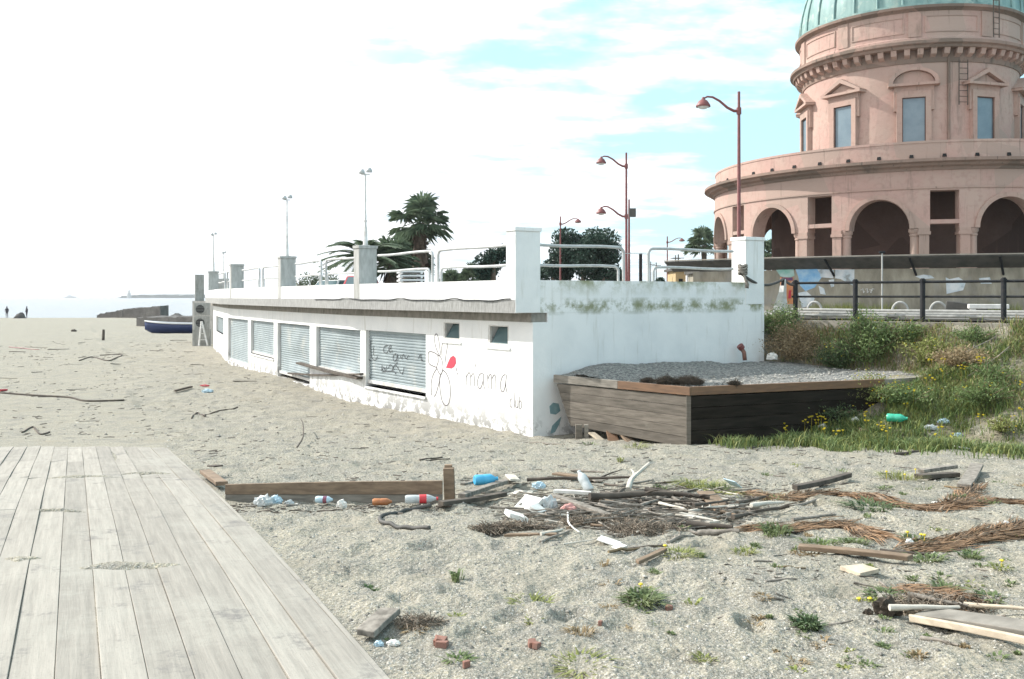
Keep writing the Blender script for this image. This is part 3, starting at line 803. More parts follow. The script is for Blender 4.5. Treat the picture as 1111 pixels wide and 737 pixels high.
# ------------------------------------------------------------------ floodlight posts on the pillars
def flood_post():
    r = empty('floodlight_post', (0,0,0))
    m = MB(); m.tube([(0,0,0),(0,0,.55),(0,0,.58),(0,0,2.15)], [.075,.055,.038,.026], 8); m.box((0,0,.01),(.22,.22,.02)); o = m.build('post','white_metal',r); smooth_by_angle(o,40)
    m = MB(); m.tube([(0,0,.72),(0,0,.76)], .06, 8); m.build('collar','white_metal',r)
    m = MB(); m.box((0,0,2.13),(.26,.03,.03)); m.build('crossbar','white_metal',r)
    for sx in (-1,1):
        m = MB(); c = V((sx*.11,-.03,2.22+.03*sx)); m.lathe([(.001,c.z+.09),(.05,c.z+.08),(.085,c.z+.02),(.09,c.z-.05),(.001,c.z-.06)],(c.x,c.y),10); o = m.build('lamp_head','pipe',r,smooth=True)
    return r
fp = flood_post()
labs = ['white floodlight post on the pillar in front of the palms','white floodlight post on the third pillar from the near corner, next bay beyond the palms','white floodlight post on the far pillar, nearer of the far pair','thin white floodlight post on the far pillar, the farther of the far pair']
locs = [PTOP[0], PTOP[1], PTOP[3], V((-20.8,66.5,4.5))]
for k, (l, p) in enumerate(zip(labs, locs)):
    o = fp if k == 0 else copy_tree(fp); o.location = p; o.rotation_euler.z = R(20+k*15); tag(o, l, 'lamp post', 'floodlight posts along the terrace parapet')
    if k == 3: o.scale = (1,1,.85)

# pier under the farther floodlight
pq = MB(); pq.box((-20.8,66.5,3.7),(.6,.6,1.6)); pq.build('pillar','pillar_grey',pav)

# air-conditioning units and ladder at the building's end
def aircon(loc, rz, label):
    r = empty('air_conditioner', loc, label, 'air conditioner'); 
    def tr(p): return V(loc)+Matrix.Rotation(rz,3,'Z')@V(p)
    m = MB(); c = tr((0,0,.42)); m.box(c,(.95,.4,.84),rz); m.build('casing','concrete',r,bevel=.015)
    m = MB(); n = 20
    ring = [tr((.28*math.cos(2*math.pi*k/n)-.08, -.215, .42+.28*math.sin(2*math.pi*k/n))) for k in range(n)]
    m.slab(ring, Matrix.Rotation(rz,3,'Z')@V((0,.02,0))); f = m.build('fan','black_metal',r)
    m = MB(); 
    for k in range(-2,3): a = tr((-.08-.27,-.225,.42+k*.1)); b = tr((-.08+.27,-.225,.42+k*.1)); m.tube([a,b],.008,5)
    m.build('fan_guard','pillar_grey',f)
aircon((-20.6,61.2,1.95), R(12), 'grey air conditioner with round fan, upper unit at the far end of the building')
aircon((-20.6,61.2,1.05), R(12), 'grey air conditioner with round fan, lower unit at the far end of the building')
ms = MB(); ms.box((-20.6,61.2,.5),(1.1,.6,1.1),R(12)); tag(ms.build('concrete_plinth','concrete',origin=(-20.6,61.2,0)),'concrete block under the stacked air conditioners','block')
lr = empty('ladder', (-21.5,60.0,0), 'white stepladder leaning at the far end of the building beside the blue boat', 'ladder')
LA = G(225.5,371); LB = G(217,371)
for a_, b_ in (((225.2,370.5),(219,349)), ((215.8,370.5),(218.5,349))):
    p = P(a_[0],a_[1],60.0); p.z = 0; q = P(b_[0],b_[1],60.6)
    m = MB(); m.tube([p,q],.06,6); m.build('side_rail','white_metal',lr)
for t in (.25,.5,.75):
    p = P(215.8,370.5,60); p.z = 0; q = P(225.2,370.5,60); q.z = 0; tp_ = P(218.7,349,60.6)
    m = MB(); m.tube([p.lerp(tp_,t), q.lerp(tp_,t)],.025,5); m.build('rung','white_metal',lr)

# ------------------------------------------------------------------ TIMBER TANK full of gravel
def build_tank():
    zt = 1.42
    L = V((1.0,20.75,0)); C = V((3.47,18.1,0)); Rr = V((9.3,20.35,0)); L2 = V((.95,21.02,0))
    root = empty('timber_planter', (3.47,18.1,T(3.47,18.1)), 'large weathered timber box filled with grey gravel, against the white wall', 'planter')
    cen = V((5.0,21.5,0))
    def face(A, B, zb_a, zb_b, zt0, inset_a, nb, name, mat):
        """battered board face: bottom pulled in; boards one above another"""
        d = (B-A).normalized(); n = V((d.y,-d.x,0))
        m = MB()
        for k in range(nb):
            f0 = k/nb; f1 = (k+1)/nb
            g = .006
            def pt(end, f, out):
                base = A if end == 0 else B
                zb = zb_a if end == 0 else zb_b
                p = base + d*((inset_a*(1-f)) if end == 0 else 0) + n*out
                return V((p.x, p.y, lerp(zb, zt0, f)))
            js = random.uniform(-.006,.006)
            o0 = js; th = .045
            m.hexa([pt(0,f0+g,o0), pt(1,f0+g,o0), pt(1,f0+g,o0-th), pt(0,f0+g,o0-th), pt(0,f1,o0), pt(1,f1,o0), pt(1,f1,o0-th), pt(0,f1,o0-th)])
        return m.build(name, mat, root, bevel=.006)
    zr = zt-.16
    # left (sea-facing) side, hanging clear of the ground at its far end
    face(L, C, CZ-(463-HY)/F*20.3, .22, zr-.02, .42, 5, 'side_boards', 'box_wood')
    face(C+V((.05,.02,0)), Rr, .1, .1, zr-.02, 0, 5, 'front_boards', 'box_wood_shaded')
    m = MB(); m.box((C.x,C.y+.05,.65),(.09,.09,1.2)); m.build('corner_post','box_wood',root)
    # rim boards
    def rim(A, B, z0a, z0b, h, mat, out=.02):
        d = (B-A).normalized(); n = V((d.y,-d.x,0)); m = MB()
        a = A+n*out; b = B+n*out; c = B-n*.06; e = A-n*.06
        m.hexa([V((a.x,a.y,z0a)),V((b.x,b.y,z0b)),V((c.x,c.y,z0b)),V((e.x,e.y,z0a)),V((a.x,a.y,z0a+h)),V((b.x,b.y,z0b+h)),V((c.x,c.y,z0b+h)),V((e.x,e.y,z0a+h))])
        return m.build('rim_board', mat, root, bevel=.006)
    mid = L.lerp(C,.5)
    rim(L-V((.05,-.05,0)), mid, zr+.01, zr, .17, 'wood_grey'); rim(mid+(C-L).normalized()*.006, C+(C-L).normalized()*.04, zr, zr, .165, 'rim_wood', .024)
    q1 = C.lerp(Rr,.78); d2 = (Rr-C).normalized()
    rim(C+d2*.05, q1, zr, zr, .165, 'rim_wood'); rim(q1+d2*.01, Rr, zr, zr+.02, .16, 'wood_grey', .016)
    # far rim beyond the gravel, dark end piece dug into the bank
    rim(Rr+d2*.03, Rr+V((1.5,-.05,0)), zr-.0, zr-.05, .13, 'box_wood')
    # gravel top: a bumpy sheet
    outl = [L+V((.05,.0,0)), C+V((.02,.08,0)), Rr+V((0,.1,0)), V((10.1,20.9,0)), V((9.7,22.4,0)), V((8.3,23.55,0)), V((7.3,24.4,0)), V((6.74,24.46,0)), V((.95,21.07,0))]
    n = 110; gm = MB(); xs = np.linspace(.85,10.4,n*2); ys = np.linspace(18.0,24.9,n)
    import mathutils
    def inside(x,y):
        c = False; j = len(outl)-1
        for i in range(len(outl)):
            a = outl[i]; b = outl[j]
            if (a.y > y) != (b.y > y) and x < (b.x-a.x)*(y-a.y)/(b.y-a.y)+a.x: c = not c
            j = i
        return c
    X, Y = np.meshgrid(xs, ys); dw = (X-.47)*(-.511)+(Y-20.8)*.86; rise = sstep(-2.2,-.05,dw)*.23*sstep(.8,2.2,X)*(1-.5*sstep(3,6.5,X))
    Z = zt-.045+fbm(X,Y,.8,2,2)*.05+fbm(X,Y,.12,2,6)*.03+rise
    idx = {}; vs = []; fs = []
    ins = np.array([[inside(X[i,j],Y[i,j]) for j in range(X.shape[1])] for i in range(X.shape[0])])
    for i in range(X.shape[0]-1):
        for j in range(X.shape[1]-1):
            if ins[i,j] and ins[i+1,j] and ins[i,j+1] and ins[i+1,j+1]:
                f = []
                for (a,b) in ((i,j),(i,j+1),(i+1,j+1),(i+1,j)):
                    if (a,b) not in idx: idx[(a,b)] = len(vs); vs.append((X[a,b],Y[a,b],Z[a,b]))
                    f.append(idx[(a,b)])
                fs.append(f)
    gm.add(vs, fs); g = gm.build('gravel_fill','gravel',root,smooth=True)
    # loose stones on the gravel
    st = MB()
    for k in range(1800):
        x = random.uniform(1,9.5); y = random.uniform(18.2,24.3)
        if inside(x,y): stone(st, (x,y,zt-.03), random.uniform(.012,.035))
    st.build('loose_gravel','pebble',root)['kind'] = 'stuff'
    # posts and rubble under the raised end
    for (px,py0,py1,wd,mt) in ((628,462,483,.14,'box_wood'),(636,462,484,.09,'wood_grey')):
        Yc = 19.9; a = P(px,py0,Yc); m = MB(); m.box((a.x,a.y,(a.z+.0)/2),(wd,wd,a.z+.05)); m.build('prop_post',mt,root)
    return root
def stone(mb, c, r):
    k = 6; a0 = random.random()*6; h = r*random.uniform(.5,.9)
    vs = []
    for j in range(5):
        a = a0+j*2*math.pi/5; q = r*random.uniform(.8,1.2); vs.append((c[0]+q*math.cos(a), c[1]+q*math.sin(a), c[2]+random.uniform(-.1,.2)*h))
    vs.append((c[0]+r*.2*random.uniform(-1,1), c[1]+r*.2*random.uniform(-1,1), c[2]+h)); vs.append((c[0],c[1],c[2]-h*.5))
    mb.add(vs, [(j,(j+1)%5,5) for j in range(5)]+[((j+1)%5,j,6) for j in range(5)])
build_tank()
# ------------------------------------------------------------------ things round the tank
def onY(px, py, z):      # point on horizontal plane z seen at pixel
    Y = (CZ-z)*F/(py-HY); return V(((px-CX)/F*Y, Y, z))
plank('plank', onY(624,405,1.46), onY(655,394.5,1.50), .10, .04, 'drift', 'short grey board on the gravel near the white wall corner')
plank('plank', onY(648,399,1.44), onY(689,405,1.44), .05, .03, 'drift_dark', 'thin dark stick lying on the gravel behind the short grey board')
def clump(name, c, rx, ry, rz, mat, label, cat, n=60, s=.05, group=None):
    """tangle of short curved strands"""
    mb = MB(); c = V(c)
    for k in range(n):
        a = random.uniform(0,6.28); q = math.sqrt(random.random()); p = c+V((rx*q*math.cos(a), ry*q*math.sin(a), rz*random.uniform(0,1)*(1-q*.6)))
        d = V((random.uniform(-1,1),random.uniform(-1,1),random.uniform(-.4,.5))).normalized()*s*random.uniform(.7,1.8)
        m = p+d*.5+V((0,0,random.uniform(-.3,.4)*s)); mb.tube([p,m,p+d], [s*.04,s*.05,s*.03], 3)
    o = mb.build(name, mat, origin=c); return tag(o, label, cat, group)
for k,(px,py,rx,l) in enumerate([(747,417,.30,'largest dark clump of dry seaweed on the gravel rim near the box corner'),(723,417,.22,'dark clump of dry seaweed left of the largest clump'),(703,415,.13,'leftmost small dark seaweed clump on the gravel'),(797,418,.10,'small lone dark seaweed clump on the gravel right of the box corner')]):
    p = onY(px,py,1.42); clump('seaweed_clump', p, rx, rx*.7, .2 if rx > .2 else .10, 'seaweed', l, 'seaweed', int(6000*rx), .06)
# rubble planks under the raised end of the box
plank('plank', P(642,470,19.6), P(662,486,19.2), .16, .04, 'plank_pale', 'pale broken board jammed under the raised end of the timber box')
plank('plank', P(663,467,19.7), P(668,489,19.2), .22, .05, 'rim_wood', 'orange-brown board standing under the timber box')
plank('plank', P(676,470,19.5), P(690,486,19.0), .2, .05, 'plank_brown', 'dark brown board slumped under the timber box beside the orange one')
# red standpipe on the bank by the wall end
sp = fwp(799,.3); sp.z = CZ+(HY-391)/F*sp.y; r = empty('standpipe', sp, 'short rusty red standpipe leaning by the end of the white wall', 'pipe')
m = MB(); m.tube([sp, sp+V((-.02,0,.2)), sp+V((-.10,0,.33))], .055, 8); m.build('pipe','brick',r,smooth=True)
m = MB(); m.tube([sp+V((-.07,0,.30)), sp+V((-.14,-.02,.38))], [.085,.09], 10); m.build('flange','red_metal',r)

# ------------------------------------------------------------------ road-side railing and rope
def build_fence():
    A = V((7.7,25.3,2.6)); d = V((.77,-.64,0)).normalized()
    def at(px):
        a = (px-CX)/F; s = (a*A.y-A.x)/(d.x-a*d.y); return A+d*s
    root = empty('road_railing', at(1001), 'dark iron three-bar railing on the promenade edge above the grassy bank', 'railing')
    posts = [at(863), at(928), at(1001), at(1089)]; sp_ = (posts[3]-posts[2]).length
    for k in range(1,4): posts.append(posts[3]+d*sp_*k)
    for p in posts:
        m = MB(); m.tube([p+V((0,0,-.12)), p+V((0,0,1.02)), p+V((0,0,1.06))], [.062,.062,.045], 10); m.tube([p+V((0,0,.97)),p+V((0,0,1.03))], .075, 10)
        o = m.build('post','black_metal',root); smooth_by_angle(o)
    s, e = posts[0]-d*.1, posts[-1]
    for z, rr in ((.97,.034),(.60,.028)):
        m = MB(); m.tube([s+V((0,0,z)), e+V((0,0,z))], rr, 8); o = m.build('rail','black_metal',root); smooth_by_angle(o)
    # kerb under it
    n = V((-d.y,d.x,0)); k0 = A-d*.6; k1 = e
    m = MB(); q = [k0-n*.1*-1, k1+n*.1, k1-n*.22, k0-n*.22]
    m.hexa([V((p.x,p.y,2.1)) for p in q]+[V((p.x,p.y,2.565)) for p in q]); struct(m.build('kerb','kerb'))
    # white pipes on the ground behind it
    for j,(off,z,rr,l) in enumerate([(.30,2.70,.045,'nearest long white pipe lying along the promenade edge behind the railing'),(.52,2.76,.04,'middle long white pipe lying along the promenade edge'),(.85,2.82,.05,'farthest and highest long white pipe along the promenade edge')]):
        a = A+n*off*1-d*.9; b = e+n*off; m = MB(); pts = [V((a.x,a.y,z)).lerp(V((b.x,b.y,z)), t/8)+V((0,0,random.uniform(-.01,.01))) for t in range(9)]
        m.tube(pts, rr, 10); o = m.build('pipe','concrete',origin=pts[0],smooth=True); tag(o, l, 'pipe')
        if j: 
            pass
    bl = MB(); 
    for s_ in range(0,14,2):
        c = A+n*.6+d*(s_+.5); bl.box((c.x,c.y,2.70),(.2,.5,.14),math.atan2(d.y,d.x))
    bl.build('pipe_blocks','kerb',root)
    # slanted broken post with white cloth
    p = P(845.5,338,25.6); p.z = 2.6; q = P(850,303,25.4)
    r2 = empty('broken_post', p, 'slanted dark broken post wrapped in white cloth, left of the railing', 'post')
    m = MB(); m.tube([p,q],.05,8); m.build('post','black_metal',r2)
    cl = MB(); vs = []
    for k in range(7):
        t = k/6; w_ = lerp(.05,.26,t); c = V(q)*(1-t)+V(p)*t; vs.append((c+V((-w_,-.06+.05*math.sin(k*2),0)), c+V((w_*.9,-.06-.04*math.sin(k*1.7),0))))
    vv = []; ff = []
    for a_,b_ in vs: vv += [a_,(a_+b_)/2+V((0,-.07,0)),b_]
    for k in range(6):
        if k: ff += [(k*3,k*3+1,(k+1)*3+1,(k+1)*3)]
        ff += [(k*3+1,k*3+2,(k+1)*3+2,(k+1)*3+1)]
    cl.add(vv, ff); cl.build('cloth','cloth',r2)
    # rope from the pillar to the railing
    a = fwp(800,.16); a.z = 3.78; b = at(863)+V((0,0,.92)); q2 = V(q)
    pts = []
    for k in range(14):
        t = k/13; p_ = a.lerp(q2,t); p_.z -= .22*math.sin(t*math.pi); pts.append(p_)
    for k in range(1,6):
        t = k/5; p_ = q2.lerp(b,t); p_.z -= .05*math.sin(t*math.pi); pts.append(p_)
    rp = empty('rope', a, 'thick dark rope knotted round the end pillar and strung to the railing', 'rope')
    m = MB(); m.tube(pts,.038,7); m.build('line','rope',rp,smooth=True)
    m = MB()
    for k in range(4):
        c = a+V((.02,-.02,.03+k*.06)); m.tube([c+V((.10*math.cos(x),.07*math.sin(x),.03*math.sin(2*x+k))) for x in np.linspace(0,6.3,12)],.034,6)
    m.tube([a+V((.03,-.05,.03)), a+V((.07,-.09,-.14)), a+V((.12,-.10,-.27)), a+V((.10,-.10,-.36))],[.03,.035,.05,.055],7)
    m.build('knot','drift',rp,smooth=True)
    pb = empty('poster_board', P(853,330,26.8)*1.0, 'torn orange poster board standing behind the broken post', 'poster')
    c0 = P(847,330,26.8); c1 = P(861,330,26.8); c2 = P(861,301,26.8); c3 = P(847,301,26.8)
    m = MB(); m.slab([c0,c1,c2,c3], (0,.03,0)); m.build('sheet','poster_orange',pb)
    m = MB(); m.slab([P(848,304.5,26.79),P(860,304.5,26.79),P(860,301.2,26.79),P(848,301.2,26.79)], (0,-.006,0)); m.build('header','poster_dark',pb)
    m = MB(); m.slab([P(856,315,26.79),P(858.5,315,26.79),P(858,324,26.79),P(855,324,26.79)], (0,-.008,0)); m.build('figure_mark','red_paint',pb)
    return root
build_fence()

# ------------------------------------------------------------------ ROTUNDA
TH = R(23.2); RC = V((60*math.sin(TH), 60*math.cos(TH), 0)); DC = V((-math.sin(TH),-math.cos(TH),0)); LF = V((-math.cos(TH),math.sin(TH),0))
def rp(r, ph, z=0):
    a = R(ph); p = RC+DC*(r*math.cos(a))+LF*(r*math.sin(a)); return V((p.x,p.y,z))
rot = empty('rotunda', (RC.x,RC.y,2.6), 'large round salmon-pink building with an arcaded ring and a green copper dome', 'building')
RR = 11.25; TK = .75
def cell(mb, a0, a1, z0a, z0b, z1, r0=RR, r1=RR-TK):
    mb.hexa([rp(r0,a0,z0a), rp(r0,a1,z0b), rp(r1,a1,z0b), rp(r1,a0,z0a), rp(r0,a0,z1), rp(r0,a1,z1), rp(r1,a1,z1), rp(r1,a0,z1)])
aw = MB(); HW = 7.1; SPR = 6.5; AH = 1.47
arch_trim = MB(); 
def archz(x):  # x in degrees from the arch axis
    return SPR+AH*math.sqrt(max(0,1-(x/HW)**2))
cols = []; bays = [6.5+30*k for k in range(12)]
for b in bays:
    n = 18; xs = [-HW*math.cos(math.pi*i/n) for i in range(n+1)]
    for i in range(n): cell(aw, b+xs[i], b+xs[i+1], archz(xs[i]), archz(xs[i+1]), 9.5)
    for sx in (-1,1):
        e0 = b+sx*HW; e1 = b+sx*11.7; lo, hi = min(e0,e1), max(e0,e1)
        m_ = (lo+hi)/2; cell(aw, lo, m_, SPR+.02, SPR+.02, 9.5); cell(aw, m_, hi, SPR+.02, SPR+.02, 9.5)
        cols.append((b+sx*(HW+1.3), b+sx*10.35))
    c = b+15; 
    for (a0,a1) in ((c-3.3,c),(c,c+3.3)): cell(aw, a0, a1, 8.33, 8.33, 9.5); cell(aw, a0, a1, 6.72, 6.72, 6.92, RR-.02, RR-TK+.1)
aw.build('arcade_wall','pink',rot)
for b in bays:
    if abs((b+180)%360-180) > 95: continue
    tr = MB(); n = 24; prev = None
    for i in range(n+1):
        t = math.pi*i/n; ring = []
        for rr, out in ((1.0,.0),(1.0,.09),(1.15,.09),(1.15,.0)):
            x = -HW*rr*math.cos(t); z = SPR+(AH*rr)*math.sin(t); ring.append(rp(RR+out, b+x, z))
        if prev:
            vs = prev+ring; tr.add(vs, [(0,1,5,4),(1,2,6,5),(2,3,7,6),(3,0,4,7)])
        prev = ring
    tr.build('arch_moulding','pink_trim',rot)
for (ca, pa) in cols:
    if abs((ca+180)%360-180) > 110 and abs((ca+180)%360-180) < 120: pass
    m = MB(); p = rp(RR-.3, ca); prof = [(.30,2.6),(.30,2.85),(.25,2.9),(.23,6.12),(.27,6.16),(.27,6.22),(.24,6.25),(.31,6.36),(.31,6.5)]
    m.lathe(prof, (p.x,p.y), 14); o = m.build('column','pink_trim',rot); smooth_by_angle(o,40)
    m = MB(); q = .0
    def pb_(z0,z1,ex):
        cell(m, pa-1.15-ex, pa+1.15+ex, z0, z0, z1, RR+.02+ex*.15, RR-TK+.05)
    pb_(2.6,6.2,0); pb_(6.2,6.35,.35); pb_(6.35,6.52,.15)
    m.build('pilaster','pink_trim',rot)
def ringmesh(name, prof, mat, n=144):
    m = MB(); m.lathe(prof, (RC.x,RC.y), n, close=True); o = m.build(name, mat, rot); smooth_by_angle(o, 30); return o
ringmesh('string_course', [(RR-.1,8.42),(RR+.06,8.42),(RR+.06,8.5),(RR-.1,8.5)], 'pink_trim')
ringmesh('ring_cornice', [(RR-.7,9.3),(RR+.08,9.3),(RR+.14,9.42),(RR+.34,9.5),(RR+.40,9.6),(RR+.62,9.66),(RR+.62,9.80),(RR-.0,9.86),(RR-.7,9.86)], 'pink_old')
ringmesh('ring_parapet', [(RR-.55,9.86),(RR-.06,9.86),(RR-.06,10.62),(RR-.03,10.63),(RR-.03,10.74),(RR-.55,10.74)], 'pink')
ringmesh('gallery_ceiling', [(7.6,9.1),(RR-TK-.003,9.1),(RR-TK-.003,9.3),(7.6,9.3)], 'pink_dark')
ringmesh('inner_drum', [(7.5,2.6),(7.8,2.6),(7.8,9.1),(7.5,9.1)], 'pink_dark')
ringmesh('ring_roof', [(RR-.7,9.88),(RR-.56,9.9),(RR-.56,10.05),(5.7,10.5),(5.7,9.9)], 'pink_old')
ringmesh('gallery_floor', [(3,2.3),(RR+.6,2.3),(RR+.6,2.72),(RR+.1,2.72),(RR+.1,2.9),(3,2.9)], 'kerb')
for k in range(-8,10):
    a = 6.5+k*7.5; m = MB(); m.hexa([rp(RR+.0,a-.5,9.93),rp(RR+.0,a+.5,9.93),rp(RR-.1,a+.5,9.93),rp(RR-.1,a-.5,9.93),rp(RR-.02,a-.4,10.08),rp(RR-.02,a+.4,10.08),rp(RR-.1,a+.4,10.08),rp(RR-.1,a-.4,10.08)])
    m.build('weep_hole','dark',rot)
# drum
DR = 5.9
ringmesh('drum', [(5.4,10),(DR,10),(DR,15.75),(5.4,15.75)], 'pink', 96)
ringmesh('main_cornice', [(5.4,15.75),(DR+.06,15.75),(DR+.1,15.95),(DR+.12,16.38),(DR+.6,16.42),(DR+.66,16.55),(DR+.80,16.62),(DR+.80,16.78),(DR+.3,16.95),(5.4,16.95)], 'pink_old', 96)
for k in range(60):
    a = k*6; dm = MB(); dm.hexa([rp(DR+.42,a-1.3,16.12),rp(DR+.42,a+1.3,16.12),rp(DR+.08,a+1.3,15.98),rp(DR+.08,a-1.3,15.98),rp(DR+.52,a-1.3,16.415),rp(DR+.52,a+1.3,16.415),rp(DR+.08,a+1.3,16.415),rp(DR+.08,a-1.3,16.415)])
    dm.build('modillion','pink_trim',rot)
ringmesh('attic', [(5.4,16.95),(6.18,16.95),(6.18,17.05),(6.12,17.1),(6.12,18.45),(5.4,18.45)], 'pink', 96)
ringmesh('top_cornice', [(5.4,18.45),(6.14,18.45),(6.22,18.52),(6.40,18.58),(6.42,18.72),(6.2,18.78),(5.4,18.78)], 'pink_old', 96)
for k in range(20):   # attic panels: a frame and pilaster strips
    a = 14.5+k*18
    if abs((a+180)%360-180) > 95: continue
    m = MB()
    if k % 2:
        for (x0,x1,z0,z1) in ((-1.9,1.9,17.2,18.38),): 
            pass
        m.hexa([rp(6.19,a-3,17.1),rp(6.19,a+3,17.1),rp(6.1,a+3,17.1),rp(6.1,a-3,17.1),rp(6.19,a-3,18.44),rp(6.19,a+3,18.44),rp(6.1,a+3,18.44),rp(6.1,a-3,18.44)])
        m.build('attic_pilaster','pink_trim',rot)
    else:
        for (x0,x1,z0,z1) in ((-13.2,13.2,17.32,17.38),(-13.2,13.2,18.16,18.22),(-13.2,-12.5,17.38,18.16),(12.5,13.2,17.38,18.16)):
            nn = 12 if x1-x0 > 2 else 1
            for j in range(nn):
                u0 = a+lerp(x0,x1,j/nn); u1 = a+lerp(x0,x1,(j+1)/nn)
                m.hexa([rp(6.16,u0,z0),rp(6.16,u1,z0),rp(6.1,u1,z0),rp(6.1,u0,z0),rp(6.16,u0,z1),rp(6.16,u1,z1),rp(6.1,u1,z1),rp(6.1,u0,z1)])
        m.build('attic_panel','pink_trim',rot)
# dome
prof = [(6.15*math.cos(t), 18.78+6.6*math.sin(t)) for t in np.linspace(0,R(80),22)]
m = MB(); m.lathe([(6.28,18.74),(6.28,18.86)]+prof, (RC.x,RC.y), 96); dome = m.build('dome','copper',rot); smooth_by_angle(dome,30)
for k in range(30):
    m = MB(); pts = [rp(6.17*math.cos(t)+.02, k*12+2, 18.80+6.62*math.sin(t)) for t in np.linspace(0,R(78),14)]; m.tube(pts, .06, 5); m.build('rib','copper',dome)
m = MB(); m.lathe([(1.1,25.2),(1.1,27),(1.3,27.1),(.9,27.6),(.1,28.4)], (RC.x,RC.y), 24); m.build('lantern','pink_trim',rot)
# drum windows
def drum_window(ph, kind):
    o = rp(DR, ph, 0); nrm = (o-RC); nrm.z = 0; nrm.normalize(); tg = V((-nrm.y,nrm.x,0))
    def L3(u, n, z): p = o+tg*u+nrm*n; return V((p.x,p.y,z))
    def bx(mb, u0,u1,n0,n1,z0,z1): mb.hexa([L3(u0,n1,z0),L3(u1,n1,z0),L3(u1,n0,z0),L3(u0,n0,z0),L3(u0,n1,z1),L3(u1,n1,z1),L3(u1,n0,z1),L3(u0,n0,z1)])
    m = MB(); bx(m,-.58,-.50+.5-.5,.0,.02,11.5,11.51)
    m = MB()
    bx(m,-.86,-.58,-.12,.20,11.4,14.25); bx(m,.58,.86,-.12,.20,11.4,14.25); bx(m,-.579,.579,-.05,.20,13.9,14.25)
    bx(m,-.98,.98,-.15,.14,14.25,14.5); bx(m,-1.0,-.862,-.15,.12,13.2,14.25); bx(m,.862,1.0,-.15,.12,13.2,14.25)
    bx(m,-1.0,1.0,-.15,.22,11.2,11.4)
    wn = m.build('window','pink_trim',rot)
    m = MB(); bx(m,-.577,.577,.045,.065,11.4,13.9); m.build('pane','blind',wn)
    m = MB(); bx(m,-.577,-.54,.066,.11,11.4,13.9); bx(m,.54,.577,.066,.11,11.4,13.9); bx(m,-.539,.539,.066,.10,13.86,13.9); m.build('frame','pink_dark',wn)
    m = MB(); bx(m,-1.28,1.28,-.25,.42,14.5,14.64)
    if kind == 't':
        def pr(pts,n0,n1): m.slab([L3(u,n0,z) for u,z in pts], nrm*(n1-n0))
        pr([(-.95,14.642),(.95,14.642),(0,15.12)], -.2,.16)
        pr([(-1.32,14.642),(-1.05,14.642),(0,15.17),(0,15.42)], -.2,.42); pr([(1.32,14.642),(1.05,14.642),(0,15.17),(0,15.42)], -.2,.42)
    else:
        n_ = 14
        for i in range(n_):
            a0 = math.pi*i/n_; a1 = math.pi*(i+1)/n_
            f = lambda a, s: (1.27*s*-math.cos(a), 14.642+.82*s*math.sin(a))
            p = [f(a0,1),f(a1,1),f(a1,.82),f(a0,.82)]; m.slab([L3(u,-.2,z) for u,z in p], nrm*.6)
            p = [f(a0,.80),f(a1,.80),(0,14.642)]; m.slab([L3(u,-.2,z) for u,z in p], nrm*.36)
    m.build('pediment','pink_trim',wn)
for k in range(10): drum_window(-3.2+36.5*k if k < 3 else (-3.2-36.5*(10-k) if k > 7 else -3.2+36*k), 's' if k in (0,5) else 't')
# ladder, downpipe
def drumladder(ph, z0, z1, r, w_):
    m = MB()
    for s_ in (-1,1): m.tube([rp(r,ph+s_*w_,z0), rp(r,ph+s_*w_,z1)], .03, 5)
    z = z0+.15
    while z < z1: m.tube([rp(r,ph-w_,z), rp(r,ph+w_,z)], .018, 4); z += .3
    m.build('ladder','drift_dark',rot)
drumladder(-26.5, 13.4, 15.8, DR+.28, 2.2); drumladder(-40, 16.9, 18.9, 6.75, 1.6)
m = MB(); m.tube([rp(DR+.1,-20,11.2),rp(DR+.1,-20,16)],.07,6); m.build('downpipe','pink_old',rot)
m = MB(); 
c0 = rp(8.6,-62,0); m.box((c0.x,c0.y,10.9),(2.6,1.6,1.6),TH); m.build('roof_hut','pink_trim',rot)

# ------------------------------------------------------------------ curved retaining wall with canopy
rw = empty('retaining_wall', rp(22.5,0,2.6), 'stained grey curved retaining wall with torn posters, below the rotunda', 'wall')
def wpx(px):       # angle on the wall for a photo column
    lo, hi = -62, 45
    for _ in range(50):
        mid = (lo+hi)/2; p = rp(22.5, mid)
        if p.x/p.y*F+CX > px: lo = mid
        else: hi = mid
    return lo
WE = wpx(752); CE = wpx(731)
def arcring(prof, a0, a1, n):
    m = MB(); prev = None
    k = len(prof)
    for i in range(n+1):
        a = lerp(a0,a1,i/n); ring = [rp(r,a,z) for r,z in prof]
        if prev: m.add(prev+ring, [(j,(j+1)%k,(j+1)%k+k,j+k) for j in range(k)])
        else: m.add(ring, [tuple(range(k))])
        prev = ring
    m.add(prev, [tuple(range(k))[::-1]]); return m
o = arcring([(22.1,2.3),(22.5,2.3),(22.5,4.25),(22.1,4.25)], -62, WE, 60).build('wall','old_wall',rw)
o = arcring([(22.5,4.27),(23.15,4.66),(23.14,4.70),(22.48,4.33)], -62, CE, 60); o = o.build('canopy','canopy',rw)
o = arcring([(23.12,4.705),(23.18,4.705),(23.18,4.75),(23.12,4.75)], -62, CE, 60).build('canopy_edge','kerb',rw)
for k in range(14):
    a = -60+k*7.4
    if a > WE-1: continue
    m = MB(); m.tube([rp(22.52,a,4.0),rp(23.1,a+.6,4.62)],.045,5); m.build('bracket','black_metal',rw)
